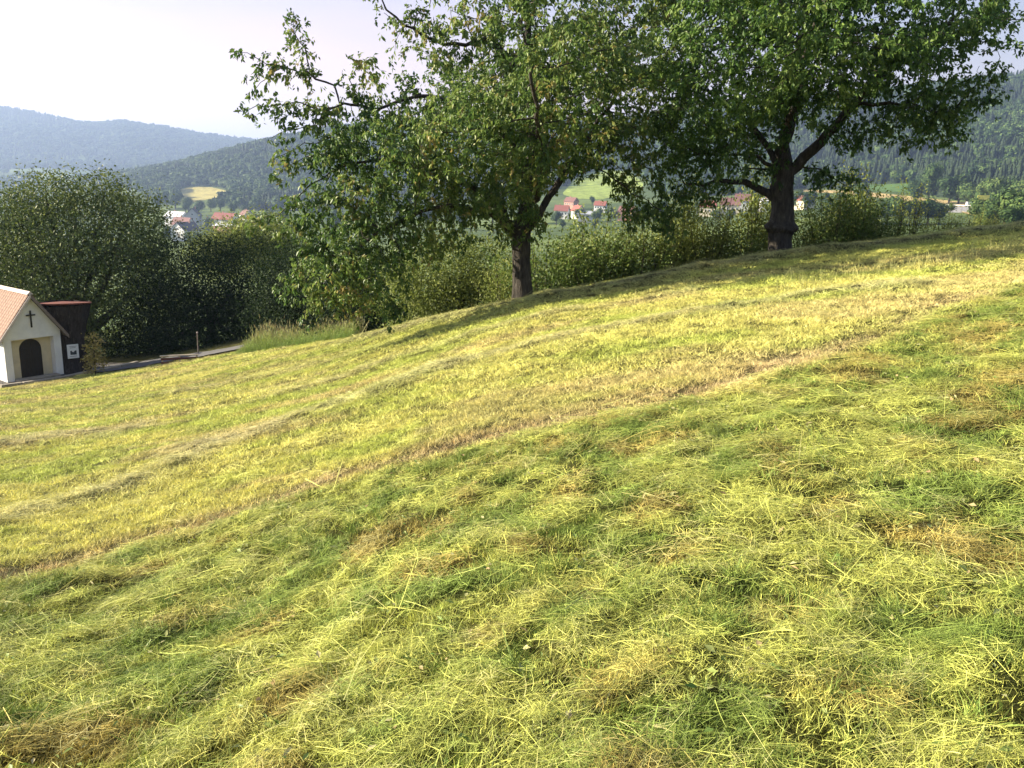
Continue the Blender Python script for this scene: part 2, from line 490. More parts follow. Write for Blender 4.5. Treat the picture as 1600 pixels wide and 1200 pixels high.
field('hay_field', [(280, 296), (300, 292), (330, 293), (358, 299)], [(280, 317), (300, 316), (330, 311), (358, 304)], (0.42, 0.36, 0.11), 0.3)
field('green_field', [(880, 301), (905, 274), (940, 265), (985, 270), (1005, 287)], [(880, 305), (905, 311), (940, 312), (985, 303), (1005, 291)], (0.27, 0.34, 0.07), 0.3)
field('stubble_field', [(1255, 297), (1330, 299), (1400, 305), (1480, 314), (1545, 320)], [(1255, 300), (1330, 304), (1400, 313), (1480, 326), (1545, 345)], (0.44, 0.33, 0.14), 0.4)
field('shade_toned_pasture', [(1325, 290), (1430, 287)], [(1325, 297), (1430, 303)], (0.09, 0.16, 0.04), 0.3)  # grass field, colour darkened to stand for the tree shadows over it

# ------------------------------------------------------------------ scattering (instances for what nobody could count)
def scatter(name, pts, rot, scl, idx, variants, mats, col=None):
    c = bpy.data.collections.new(name + '_variants')
    for i, me in enumerate(variants):
        o = bpy.data.objects.new('%s_variant_%02d' % (name, i), me)
        if not me.materials: me.materials.append(mats)
        c.objects.link(o)
    me = bpy.data.meshes.new(name)
    n = len(pts)
    me.vertices.add(n); me.vertices.foreach_set('co', np.asarray(pts, np.float32).ravel())
    a = me.attributes.new('rot', 'FLOAT_VECTOR', 'POINT'); a.data.foreach_set('vector', np.asarray(rot, np.float32).ravel())
    scl = np.asarray(scl, np.float32)
    if scl.ndim == 1: scl = np.repeat(scl[:, None], 3, 1)
    a = me.attributes.new('scl', 'FLOAT_VECTOR', 'POINT'); a.data.foreach_set('vector', np.ascontiguousarray(scl).ravel())
    a = me.attributes.new('idx', 'INT', 'POINT'); a.data.foreach_set('value', np.asarray(idx, np.int32))
    if col is not None:
        a = me.attributes.new('col', 'FLOAT_COLOR', 'POINT')
        a.data.foreach_set('color', np.c_[col, np.ones(n)].astype(np.float32).ravel())
    o = link(name, me)
    g = bpy.data.node_groups.new(name + '_scatter', 'GeometryNodeTree')
    g.interface.new_socket('Geometry', in_out='INPUT', socket_type='NodeSocketGeometry')
    g.interface.new_socket('Geometry', in_out='OUTPUT', socket_type='NodeSocketGeometry')
    gi = g.nodes.new('NodeGroupInput'); go = g.nodes.new('NodeGroupOutput')
    ip = g.nodes.new('GeometryNodeInstanceOnPoints')
    ci = g.nodes.new('GeometryNodeCollectionInfo')
    ci.inputs['Collection'].default_value = c
    ci.inputs['Separate Children'].default_value = True
    ci.inputs['Reset Children'].default_value = True
    def attr(nm, dt):
        q = g.nodes.new('GeometryNodeInputNamedAttribute'); q.data_type = dt; q.inputs['Name'].default_value = nm
        return [s for s in q.outputs if s.enabled and s.name == 'Attribute'][0]
    e2r = g.nodes.new('FunctionNodeEulerToRotation')
    L = g.links.new
    L(gi.outputs[0], ip.inputs['Points']); L(ci.outputs[0], ip.inputs['Instance'])
    ip.inputs['Pick Instance'].default_value = True
    L(attr('idx', 'INT'), ip.inputs['Instance Index'])
    L(attr('rot', 'FLOAT_VECTOR'), e2r.inputs[0]); L(e2r.outputs[0], ip.inputs['Rotation'])
    L(attr('scl', 'FLOAT_VECTOR'), ip.inputs['Scale'])
    L(ip.outputs[0], go.inputs[0])
    md = o.modifiers.new('scatter', 'NODES'); md.node_group = g
    tag(o, kind='stuff')
    return o

def blades(P, D, Nn, L, Wd, bend, tint, nseg=3):
    """ribbons of grass: start P, direction D, ribbon normal Nn, length, width, bend vector"""
    n = len(P)
    side = norm(np.cross(D, Nn))
    v = np.zeros((n, nseg, 2, 3)); 
    for k in range(nseg):
        t = k / nseg
        c = P + D * (L * t)[:, None] + bend * (t * t)
        w = (Wd * (1 - 0.55 * t))[:, None]
        v[:, k, 0] = c - side * w * 0.5; v[:, k, 1] = c + side * w * 0.5
    tip = P + D * L[:, None] + bend
    vv = np.concatenate([v.reshape(n, -1, 3), tip[:, None]], 1)
    m = nseg * 2 + 1
    f = []
    b = np.arange(n) * m
    for k in range(nseg - 1):
        f += [np.c_[b + 2 * k, b + 2 * k + 1, b + 2 * k + 3], np.c_[b + 2 * k, b + 2 * k + 3, b + 2 * k + 2]]
    f.append(np.c_[b + 2 * nseg - 2, b + 2 * nseg - 1, b + 2 * nseg])
    return vv.reshape(-1, 3), np.concatenate(f), np.repeat(tint, m)

def stubble_mesh(i, n, r, h, w):
    a = rng.random(n) * 2 * np.pi; q = np.sqrt(rng.random(n)) * r
    P = np.c_[np.cos(a) * q, np.sin(a) * q, np.full(n, -0.01)]
    D = norm(np.c_[rng.normal(0, .55, n), rng.normal(0, .55, n), np.full(n, 0.8)])
    L = h * rng.uniform(0.45, 1.25, n)
    Nn = norm(rng.normal(0, 1, (n, 3)))
    bend = np.c_[rng.normal(0, .3, n), rng.normal(0, .3, n), -0.1 * rng.random(n)] * L[:, None]
    v, f, t = blades(P, D, Nn, L, w * rng.uniform(.6, 1.3, n), bend, np.clip(rng.normal(.5, .22, n), 0, 1), 2)
    return mesh_np('stubble_tuft_%d' % i, v, f, {'tint': t})

def hay_mesh(i, n, lx, ly, h, w, spread, lmin=.5, lmax=1.1):
    P = np.c_[rng.normal(0, lx * .4, n), rng.normal(0, ly * .5, n), rng.random(n) ** 1.5 * h]
    a = rng.normal(0, spread, n) + np.where(rng.random(n) < .5, np.pi, 0)
    el = rng.normal(0.06, .17, n)
    D = np.c_[np.cos(a) * np.cos(el), np.sin(a) * np.cos(el), np.sin(el)]
    L = lx * rng.uniform(lmin, lmax, n)
    P = P - D * (L * .5)[:, None]; P[:, 2] = np.maximum(P[:, 2], 0)
    Nn = norm(np.c_[rng.normal(0, .5, n), rng.normal(0, .5, n), np.ones(n)])
    bend = np.c_[rng.normal(0, .16, n), rng.normal(0, .16, n), rng.normal(-.06, .10, n)] * L[:, None]
    v, f, t = blades(P, D, Nn, L, w * rng.uniform(.5, 1.4, n), bend, np.clip(rng.normal(.5, .25, n), 0, 1), 4)
    v[:, 2] = np.maximum(v[:, 2], -0.015)
    return mesh_np('hay_lock_%d' % i, v, f, {'tint': t})

M_GRASS = mat_leaf('cut grass', [(0.0, (0.50, 0.55, 0.45)), (0.5, (0.95, 0.97, 0.95)), (1.0, (1.55, 1.45, 1.35))], trans=0.12, rough=0.6, instancer='col', spec=0.2)

def ring_points(r0, r1, dens, a0=-43, a1=43):
    a0, a1 = R_(a0), R_(a1)
    n = int(dens * (a1 - a0) / 2 * (r1 * r1 - r0 * r0))
    a = rng.uniform(a0, a1, n); r = np.sqrt(rng.uniform(r0 * r0, r1 * r1, n))
    return np.sin(a) * r, np.cos(a) * r

def tilt_to_slope(x, y, yaw, amt=1.0):
    """euler XYZ that lays a tuft on the slope after turning it by yaw"""
    e = 0.15
    gx = (z_ground(x + e, y) - z_ground(x - e, y)) / (2 * e); gy = (z_ground(x, y + e) - z_ground(x, y - e)) / (2 * e)
    # local axes: X along yaw, Y across
    sx = gx * np.cos(yaw) + gy * np.sin(yaw); sy = -gx * np.sin(yaw) + gy * np.cos(yaw)
    return np.c_[np.arctan(sy) * amt, -np.arctan(sx) * amt, yaw]

# stubble: short standing blades everywhere, bigger tufts farther out
bands = [(1.2, 4, 1100, 0.9), (4, 8, 560, 1.1), (8, 14, 230, 1.55), (14, 24, 100, 2.1), (24, 37, 45, 2.8)]
xs, ys, ss = [], [], []
for r0, r1, dn, sc in bands:
    x, y = ring_points(r0, r1, dn); xs.append(x); ys.append(y); ss.append(np.full(len(x), sc))
x = np.concatenate(xs); y = np.concatenate(ys); sc = np.concatenate(ss)
keep = (y < y_edge(x) + 0.8) & (rng.random(len(x)) < 1 - 0.45 * strip(x, y))
keep &= rng.random(len(x)) > hayzone(x, y) * (0.12 + 0.2 * smooth(0.47, 0.60, fbm(x * 8.0, y * 8.5, 3) * 0.6 + fbm(x * 2.3 + 77, y * 2.7, 3) * 0.4))
x, y, sc = x[keep], y[keep], sc[keep]
vz = 0.75 + 0.5 * fbm(x * 1.2, y * 1.2, 2)
col = cover(x, y) * np.clip(1.05 + rng.normal(0, .3, len(x)), .35, 1.7)[:, None]
stub_vars = [stubble_mesh(i, 26, 0.055, 0.05, 0.0032) for i in range(8)]
so = scatter('stubble_grass', np.c_[x, y, z_ground(x, y)], tilt_to_slope(x, y, rng.random(len(x)) * 6.28, .4), np.c_[sc, sc, (0.6 + 0.4 * sc) * vz], rng.integers(0, 8, len(x)), stub_vars, M_GRASS, np.clip(col, 0, 1))
tag(so, 'short yellow-green stubble of the freshly mown hillside meadow', 'grass')

# hay: long cut stems lying in combed locks
def hay_dir(x, y):
    return 0.15 + 1.5 * (fbm(x * 0.55 + 50, y * 0.55 + 20, 3) - 0.5) * 2.0
xs, ys, ss = [], [], []
for r0, r1, dn, sc in [(1.2, 3.2, 560, 0.72), (3.2, 6, 330, 0.92), (6, 11, 160, 1.15), (11, 19, 50, 1.6), (19, 34, 8, 2.2)]:
    x, y = ring_points(r0, r1, dn); xs.append(x); ys.append(y); ss.append(np.full(len(x), sc))
x = np.concatenate(xs); y = np.concatenate(ys); sc = np.concatenate(ss)
k = hayzone(x, y)
gap = smooth(0.58, 0.46, fbm(x * 8.0, y * 8.5, 3) * 0.6 + fbm(x * 2.3 + 77, y * 2.7, 3) * 0.4)
dens = k * (0.03 + 0.97 * gap) + (1 - k) * (0.9 * rows(x, y) + 0.8 * np.clip(edgerow(x, y), 0, 1) + 0.05)
keep = (rng.random(len(x)) < dens) & (y < y_edge(x) + 0.3)
x, y, sc, k = x[keep], y[keep], sc[keep], k[keep]
yaw = hay_dir(x, y) + rng.normal(0, .95, len(x))
col = cover(x, y) * np.clip(1.05 + rng.normal(0, .3, len(x)), .4, 1.7)[:, None]
pale = rng.random(len(x)) < 0.13
col[pale] = col[pale] * 0.4 + np.array([0.55, 0.52, 0.23]) * 0.6
hay_vars = [hay_mesh(i, 40, 0.080, 0.12, 0.026, 0.0022, 1.2, .5, 1.5) for i in range(8)] + [hay_mesh(8 + i, 24, 0.165, 0.12, 0.035, 0.0022, 0.6, .4, 1.4) for i in range(6)] + [hay_mesh(14 + i, 5, 0.33, 0.16, 0.06, 0.0030, 0.9, .4, 1.2) for i in range(4)]
zz = z_ground(x, y) + 0.012 + 0.03 * k * rng.random(len(x))
ho = scatter('cut_hay', np.c_[x, y, zz], tilt_to_slope(x, y, yaw), np.c_[sc, sc, 0.5 + 0.5 * sc], rng.choice(18, len(x), p=np.r_[np.full(8, .52 / 8), np.full(6, .38 / 6), np.full(4, .10 / 4)]), hay_vars, M_GRASS, np.clip(col, 0, 1))
tag(ho, 'long cut grass lying in combed locks over the near slope', 'hay')

# green sprouting tufts between the hay
x, y = ring_points(1.2, 9, 34)
keep = (hayzone(x, y) > .5) & (fbm(x * 1.7 + 60, y * 1.7, 3) > .47)
x, y = x[keep], y[keep]
spr_vars = [stubble_mesh(20 + i, 34, 0.045, 0.11, 0.0036) for i in range(5)]
gt = scatter('grass_tufts', np.c_[x, y, z_ground(x, y)], np.c_[np.zeros(len(x)), np.zeros(len(x)), rng.random(len(x)) * 6.28], rng.uniform(.6, 1.2, len(x)), rng.integers(0, 5, len(x)), spr_vars, M_GRASS, np.tile([0.19, 0.26, 0.055], (len(x), 1)) * rng.uniform(.7, 1.3, (len(x), 1)))
tag(gt, 'green tufts of live grass coming up between the cut hay', 'grass tufts')

# tall grass left standing
def tall_mesh(i, n, r, h, w, heads):
    a = rng.random(n) * 2 * np.pi; q = np.sqrt(rng.random(n)) * r
    P = np.c_[np.cos(a) * q, np.sin(a) * q, np.full(n, -0.02)]
    D = norm(np.c_[rng.normal(0, .13, n), rng.normal(0, .13, n), np.ones(n)])
    L = h * rng.uniform(0.4, 1.05, n)
    bend = np.c_[rng.normal(0, .14, n), rng.normal(0, .14, n), -0.06 * rng.random(n)] * L[:, None]
    v, f, t = blades(P, D, norm(rng.normal(0, 1, (n, 3)) * [1, 1, .1]), L, w * rng.uniform(.6, 1.2, n), bend, np.clip(rng.normal(.4, .2, n), 0, 1), 3)
    if heads:
        m = n // 3
        tip = P[:m] + D[:m] * L[:m, None] + bend[:m]
        v2, f2, t2 = blades(tip - D[:m] * .02, D[:m], norm(rng.normal(0, 1, (m, 3))), np.full(m, .10), np.full(m, .014), bend[:m] * .15, np.full(m, .95), 3)
        f = np.r_[f, f2 + len(v)]; v = np.r_[v, v2]; t = np.r_[t, t2]
    return mesh_np('tall_tuft_%d' % i, v, f, {'tint': t})
tall_vars = [tall_mesh(i, 20, .16, .62, .006, True) for i in range(6)]
n = 900
x = rng.uniform(-9.8, -4.4, n); t = rng.random(n); y = y_edge(x) + 0.15 + 1.6 * t
hgt = (0.28 + 0.75 * t) * smooth(-9.9, -8.6, x) * rng.uniform(.6, 1.3, n) * (0.75 + .5 * fbm(x, y, 2))
colr = np.array([0.20, 0.28, 0.065]) + (t ** 1.5)[:, None] * np.array([0.08, -0.03, 0.07]) + rng.normal(0, .015, (n, 3))
tg = scatter('tall_grass', np.c_[x, y, z_meadow(x, y)], np.c_[np.zeros(n), np.zeros(n), rng.random(n) * 6.28], np.c_[hgt * .4 + .6, hgt * .4 + .6, hgt * 1.25], rng.integers(0, 6, n), tall_vars, M_GRASS, np.clip(colr, 0, 1))
tag(tg, 'unmown tall grass with seed heads at the lower meadow edge', 'tall grass')
wisp_vars = [tall_mesh(10 + i, 5, .09, .36, .0055, False) for i in range(4)]
n = 130
x = rng.uniform(3.8, 8.6, n) + 0; y = np.interp(x, [4, 5.9, 8.6], [12.5, 13.0, 14.2]) + rng.normal(0, .3, n)
wg = scatter('grass_stalks', np.c_[x, y, z_ground(x, y)], np.c_[np.zeros(n), np.zeros(n), rng.random(n) * 6.28], rng.uniform(.6, 1.25, n), rng.integers(0, 4, n), wisp_vars, M_GRASS, np.tile([0.48, 0.46, 0.17], (n, 1)))
tag(wg, 'thin pale grass stalks missed by the mower in front of the tree shade', 'grass stalks')

# ------------------------------------------------------------------ leaves and branches
def leaf_mesh(name, P, D, Nn, L, Wd, tint, fold=0.25):
    """folded two-triangle leaves"""
    n = len(P)
    D = norm(D); s = norm(np.cross(D, Nn)); up = np.cross(s, D)
    mid = P + D * (L * .45)[:, None] + up * (L * fold * .5)[:, None]
    v = np.stack([P, mid - s * (Wd * .5)[:, None], P + D * L[:, None], mid + s * (Wd * .5)[:, None]], 1)
    b = np.arange(n) * 4
    f = np.concatenate([np.c_[b, b + 2, b + 1], np.c_[b, b + 3, b + 2]])
    return mesh_np(name, v.reshape(-1, 3), f, {'tint': np.repeat(tint, 4)})

def colonize(attr, seeds, D=0.2, infl=1.3, kill=0.32, iters=90, trop=(0, 0, 0.0)):
    pos = [np.asarray(s[0], float) for s in seeds]; par = [s[1] for s in seeds]
    A = np.array(attr); P = np.array(pos)
    d2 = np.full(len(A), 1e9); near = np.zeros(len(A), int)
    def upd(new, off):
        nonlocal d2, near
        for c in range(0, len(new), 400):
            q = new[c:c + 400]
            dd = ((A[:, None] - q[None]) ** 2).sum(-1)
            j = dd.argmin(1); m = dd[np.arange(len(A)), j]
            k = m < d2
            d2 = np.where(k, m, d2); near = np.where(k, j + off + c, near)
    upd(P, 0)
    for it in range(iters):
        if len(A) == 0: break
        act = d2 < infl * infl
        if not act.any(): act = d2 < (infl * 2) ** 2
        if not act.any(): break
        dirs = norm(A[act] - P[near[act]])
        ids, inv = np.unique(near[act], return_inverse=True)
        S_ = np.zeros((len(ids), 3)); np.add.at(S_, inv, dirs)
        S_ = norm(S_) + rng.normal(0, .18, S_.shape) + np.array(trop)
        new = P[ids] + norm(S_) * D
        off = len(P)
        P = np.r_[P, new]; par += list(ids)
        upd(new, off)
        live = d2 > kill * kill
        if it % 6 == 5: live &= ~((d2 < (kill * 1.6) ** 2) & (rng.random(len(A)) < .5))
        A = A[live]; d2 = d2[live]; near = near[live]
    return P, np.array(par)

def branch_radii(P, par, rt=0.005, p=2.25, minr=None):
    n = len(P); acc = np.zeros(n); r = np.zeros(n)
    for i in range(n - 1, -1, -1):
        r[i] = (acc[i] if acc[i] > 0 else rt ** p) ** (1 / p)
        if minr is not None and i < len(minr): r[i] = max(r[i], minr[i])
        if par[i] >= 0: acc[par[i]] += r[i] ** p
    return r

def branch_tubes(P, par, r, ns=6, rmin=0.0):
    """chains of rings, each following the thickest child"""
    n = len(P)
    kids = [[] for _ in range(n)]
    for i in range(n):
        if par[i] >= 0: kids[par[i]].append(i)
    V, Fc, cnt = [], [], 0
    ang = np.linspace(0, 2 * np.pi, ns, endpoint=False)
    stack = [(0, -1)] if len(kids[0]) else []
    roots = [i for i in range(n) if par[i] < 0]
    stack = [(i, -1) for i in roots]
    while stack:
        i, p0 = stack.pop()
        chain = ([p0] if p0 >= 0 else []) + [i]
        while kids[chain[-1]]:
            ks = sorted(kids[chain[-1]], key=lambda q: -r[q])
            for q in ks[1:]: 
                if r[q] >= rmin: stack.append((q, chain[-1]))
            if r[ks[0]] < rmin: break
            chain.append(ks[0])
        if len(chain) < 2: continue
        c = P[chain]; rr = r[chain].copy()
        if p0 >= 0: rr[0] = min(rr[0], rr[1] * 1.25)
        t = np.gradient(c, axis=0); t = norm(t)
        ref = np.array([0.31, 0.17, 0.93]) if abs(t[0] @ np.array([.31, .17, .93])) < .95 else np.array([1., 0, 0])
        a = norm(np.cross(t, ref)); b = np.cross(t, a)
        ring = c[:, None] + rr[:, None, None] * (np.cos(ang)[None, :, None] * a[:, None] + np.sin(ang)[None, :, None] * b[:, None])
        m = len(chain)
        V.append(ring.reshape(-1, 3))
        i0 = cnt + np.arange(m - 1)[:, None] * ns + np.arange(ns)[None]
        i1 = cnt + np.arange(m - 1)[:, None] * ns + (np.arange(ns)[None] + 1) % ns
        Fc.append(np.stack([i0, i1, i1 + ns, i0 + ns], -1).reshape(-1, 4))
        cnt += m * ns
    return np.concatenate(V), np.concatenate(Fc)

def pix(x, y, z):
    q = np.stack([x, y, z - CAM[2]], -1); dep = q @ _f
    return 800 + FPX * (q @ CR) / dep, 600 - FPX * (q @ CU) / dep
def dbg(sd_, n_):
    q = np.array([s_[0] for s_ in sd_[-n_:]]); print('DBG', np.round(np.stack(pix(q[:, 0], q[:, 1], q[:, 2]), 1)).tolist())
def mat_bark(name, c0, c1, lichen=None):
    m, t, o = newmat(name)
    tc = N(t, 'ShaderNodeTexCoord')
    mp = N(t, 'ShaderNodeMapping'); mp.inputs['Scale'].default_value = (9, 9, 2.4)
    t.links.new(tc.outputs['Object'], mp.inputs[0])
    nz = N(t, 'ShaderNodeTexNoise', Scale=1.6, Detail=9.0, Roughness=0.7)
    vo = N(t, 'ShaderNodeTexVoronoi', Scale=1.3); vo.feature = 'DISTANCE_TO_EDGE'
    t.links.new(mp.outputs[0], nz.inputs['Vector']); t.links.new(mp.outputs[0], vo.inputs['Vector'])
    r = ramp(t, [(0.3, c0), (0.62, c1)] + ([(0.72, lichen)] if lichen else []))
    t.links.new(nz.outputs[0], r.inputs[0])
    ad = N(t, 'ShaderNodeMath', operation='MULTIPLY_ADD'); ad.inputs[1].default_value = 0.7
    t.links.new(vo.outputs['Distance'], ad.inputs[0]); t.links.new(nz.outputs[0], ad.inputs[2])
    b = N(t, 'ShaderNodeBump', Strength=1.0, Distance=0.05)
    t.links.new(ad.outputs[0], b.inputs['Height'])
    p = N(t, 'ShaderNodeBsdfPrincipled', Roughness=0.9)
    p.inputs['Specular IOR Level'].default_value = 0.15
    t.links.new(r.outputs[0], p.inputs['Base Color']); t.links.new(b.outputs[0], p.inputs['Normal'])
    t.links.new(p.outputs[0], o.inputs[0])
    return m

M_BARK = mat_bark('cherry bark', (0.020, 0.018, 0.016), (0.085, 0.074, 0.063), (0.26, 0.24, 0.20))
M_BARK2 = mat_bark('dark bark', (0.025, 0.02, 0.016), (0.075, 0.06, 0.045))
LEAF1 = [(0.0, (0.029, 0.068, 0.018)), (0.40, (0.078, 0.143, 0.034)), (0.75, (0.176, 0.247, 0.058)), (0.93, (0.286, 0.325, 0.091)), (1.0, (0.29, 0.24, 0.08))]
M_LEAF1 = mat_leaf('cherry leaves', LEAF1, trans=0.40, rough=0.42)
LEAF2 = [(0.0, (0.029, 0.070, 0.017)), (0.5, (0.085, 0.163, 0.034)), (0.9, (0.195, 0.286, 0.065)), (1.0, (0.260, 0.338, 0.091))]
M_LEAF2 = mat_leaf('cherry leaves green', LEAF2, trans=0.40, rough=0.42)

def blob(px, py, rx, ry, d, dr, n):
    """points filling an ellipsoid of the crown: centre on a sight line at distance d, radii in picture px, depth radius in m"""
    n = int(n * 2.0)
    c = at(px, py, d); s = np.linalg.norm(ray(px, py)) * d / FPX
    q = norm(rng.normal(0, 1, (n, 3))) * rng.random((n, 1)) ** (1 / 2.6)
    p = c + CR * (q[:, :1] * rx * s) + CU * (q[:, 1:2] * ry * s) + np.array([0, 1.0, 0]) * q[:, 2:] * dr
    g = (fbm(p[:, 0] * .95 + p[:, 1] * .4, p[:, 2] * 1.1 + 5, 2) + fbm(p[:, 1] * .95 + 31, p[:, 2] * 1.1 - p[:, 0] * .4, 2)) / 2
    return p[g > .488]           # air between the sprays

def poly(seeds, minr, pts, r0, r1, parent=-1, step=0.22):
    """adds a limb polyline (picture x, y, distance) to the seed skeleton, returns index of its last node"""
    Q = np.array([at(*p) for p in pts])
    if parent >= 0: Q = np.r_[[seeds[parent][0]], Q]
    seg = np.linalg.norm(np.diff(Q, axis=0), axis=1); cum = np.r_[0, np.cumsum(seg)]
    m = max(2, int(cum[-1] / step))
    tt = np.linspace(0, cum[-1], m + 1)
    pp = np.c_[np.interp(tt, cum, Q[:, 0]), np.interp(tt, cum, Q[:, 1]), np.interp(tt, cum, Q[:, 2])]
    pp[1:-1] += rng.normal(0, .025, (m - 1, 3))
    idx = []
    for k in range(m + 1):
        if k == 0 and parent >= 0: idx.append(parent); continue
        seeds.append((pp[k], idx[-1] if idx else -1)); minr.append(r0 + (r1 - r0) * k / m); idx.append(len(seeds) - 1)
    return idx

def trunk_mesh(path, radii, n=28, rough=0.10, burls=()):
    """thick ridged stem with root flare"""
    path = np.array(path); t = np.linspace(0, 1, 46)
    s = np.linspace(0, 1, len(path))
    c = np.stack([np.interp(t, s, path[:, k]) for k in range(3)], 1)
    rr = np.interp(t, s, radii)
    a = np.linspace(0, 2 * np.pi, n, endpoint=False)
    T, Aa = np.meshgrid(t, a, indexing='ij')
    k = 1 + rough * (fbm(np.cos(Aa) * 2.2 + 9, np.sin(Aa) * 2.2 + T * 3.5 + 5, 3) - .5) * 2 + .05 * (vnoise(np.cos(Aa) * 7 + 60, np.sin(Aa) * 7 + T * 25 + 60) - .5)
    flare = np.exp(-T / 0.07) * (0.28 + .22 * np.cos(Aa * 5 + 1.0))
    for bt, ba, bw, bh in burls:
        da = np.angle(np.exp(1j * (Aa - ba)))
        k = k + bh * np.exp(-((T - bt) / bw) ** 2) * np.exp(-(da / 1.3) ** 2)
    q = rr[:, None] * (k + flare)
    v = c[:, None] + np.stack([np.cos(Aa) * q, np.sin(Aa) * q, np.zeros_like(q)], -1)
    m = len(t)
    i0 = np.arange(m - 1)[:, None] * n + np.arange(n)[None]; i1 = np.arange(m - 1)[:, None] * n + (np.arange(n)[None] + 1) % n
    return v.reshape(-1, 3), np.stack([i0, i1, i1 + n, i0 + n], -1).reshape(-1, 4)

def crown_leaves(name, P, par, r, per, rmax, L, Wd, droop, tints, mat, parent, loc, spread=0.10, twig_n=0):
    ids = np.where((r < rmax) & (par >= 0))[0]
    bd = norm(P[ids] - P[par[ids]])
    ncl = rng.poisson(per / 7.0 * np.where(ids < twig_n, 1.7, 1.0), len(ids))                       # leaves sit in hanging bunches on short spurs
    kc = np.repeat(np.arange(len(ids)), ncl); m = len(kc)
    cc = P[ids][kc] - bd[kc] * (rng.random(m) * .2)[:, None] + rng.normal(0, spread, (m, 3))
    ct = rng.normal(0, .13, m); cdir = norm(bd[kc] * .5 + rng.normal(0, .45, (m, 3)) + np.array([0, 0, -droop * .8]))
    k = np.repeat(np.arange(m), rng.integers(5, 10, m)); n = len(k)
    p = cc[k] + cdir[k] * (rng.random(n) * .10)[:, None] + rng.normal(0, .022, (n, 3))
    D = norm(cdir[k] * .7 + rng.normal(0, .5, (n, 3)) + np.array([0, 0, -droop * .55]))
    Nn = norm(rng.normal(0, .7, (n, 3)) + np.array([-.35, -.35, .6]))
    cl = fbm(p[:, 0] * 1.3 + 7, p[:, 2] * 1.3 + p[:, 1], 3)
    ti = np.clip(tints + (cl - .5) * .9 + ct[k] + rng.normal(0, .13, n), 0, 1)
    l = L * rng.uniform(.6, 1.2, n)
    me = leaf_mesh(name, p - np.array(loc), D, Nn, l, l * Wd, ti)
    return link(name, me, mat, parent)

def cherry(label, base, trunkpath, tr, burls, seeds, minr, attr, leafmat, per, tints, L=0.108, kill=.26):
    root = empty('cherry_tree', base)
    tag(root, label, 'tree', 'big cherry trees on the meadow edge')
    P, par = colonize(attr, seeds, D=.18, infl=1.5, kill=kill, iters=130)
    r = branch_radii(P, par, .0045, 2.3, np.array(minr))
    v, f = branch_tubes(P, par, r, 6)
    tv, tf = trunk_mesh(trunkpath, tr, burls=burls)
    me = mesh_np('trunk', np.r_[tv, v] - np.array(base), np.r_[tf, f + len(tv)], None, True)
    link('trunk', me, M_BARK, root)
    crown_leaves('crown', P, par, r, per, .019, L, .48, .75, tints, leafmat, root, base, twig_n=len(seeds))
    print('TREE', len(P), len(root.children[1].data.polygons))
    return root

# the cherry with the low drooping skirt
b1 = at(817, 474, 18.0); b1[2] = float(z_ground(b1[0], b1[1])) - .05
top1 = at(813, 362, 18.0)
sd, mr = [(top1 + np.array([0, 0, -.1]), -1)], [.17]
A1 = poly(sd, mr, [(822, 320, 18.0), (830, 250, 18.0), (835, 170, 18.1), (828, 90, 18.2), (820, 10, 18.3), (830, -90, 18.3)], .16, .05, 0)
poly(sd, mr, [(845, 335, 18.2), (872, 285, 18.6), (905, 230, 19.0), (950, 170, 19.4), (985, 120, 19.6)], .10, .03, 0)
poly(sd, mr, [(790, 330, 17.8), (740, 290, 17.6), (680, 265, 17.5), (610, 250, 17.5), (550, 255, 17.6)], .09, .02, 0)
poly(sd, mr, [(780, 200, 17.6), (720, 160, 17.4), (650, 150, 17.4), (590, 170, 17.4), (530, 160, 17.4)], .07, .015, A1[6])
poly(sd, mr, [(770, 60, 18.2), (700, 75, 18.2), (640, 45, 18.2), (600, 10, 18.2), (570, -30, 18.2)], .06, .012, A1[14])
poly(sd, mr, [(840, 300, 17.0), (850, 250, 16.0), (840, 190, 15.0), (830, 120, 14.6), (815, 40, 14.6)], .08, .02, A1[2])
poly(sd, mr, [(815, 300, 19.0), (800, 240, 20.0), (780, 190, 20.8)], .08, .02, A1[2])
e = poly(sd, mr, [(760, 330, 17.2), (700, 320, 16.8), (640, 335, 16.6), (580, 370, 16.5), (530, 420, 16.6)], .07, .012, A1[0])
# long thin branches reaching left over the valley
w = poly(sd, mr, [(500, 140, 17.4), (462, 118, 17.4), (425, 98, 17.3), (395, 88, 17.3), (374, 82, 17.3)], .018, .005, len(sd) - 1 - len(e) * 0 - 0) if False else None
def twig(pts, near_pt, r0=.016, r1=.005):
    q = at(*near_pt); d = [np.linalg.norm(s[0] - q) for s in sd]
    return poly(sd, mr, pts, r0, r1, int(np.argmin(d)), .16)
twig([(520, 135, 17.4), (480, 112, 17.4), (440, 104, 17.3), (405, 96, 17.3), (374, 82, 17.3)], (535, 160, 17.4), .022)
twig([(478, 85, 17.4), (462, 55, 17.4), (459, 18, 17.4)], (490, 118, 17.4))
twig([(412, 120, 17.3), (395, 145, 17.3)], (440, 104, 17.3), .01)
twig([(500, 172, 17.4), (460, 160, 17.4), (420, 166, 17.4), (390, 170, 17.4), (364, 174, 17.4)], (540, 165, 17.4), .018)
twig([(450, 178, 17.3), (440, 192, 17.3)], (450, 162, 17.4), .008)
twig([(520, 215, 17.5), (480, 225, 17.4), (450, 238, 17.4), (430, 252, 17.4)], (550, 250, 17.6), .016)
twig([(510, 270, 17.5), (480, 295, 17.4), (455, 315, 17.4), (440, 330, 17.4), (410, 342, 17.4), (378, 352, 17.4)], (550, 255, 17.6), .018)
twig([(480, 200, 17.4), (450, 205, 17.4), (425, 215, 17.4)], (530, 180, 17.4), .014)
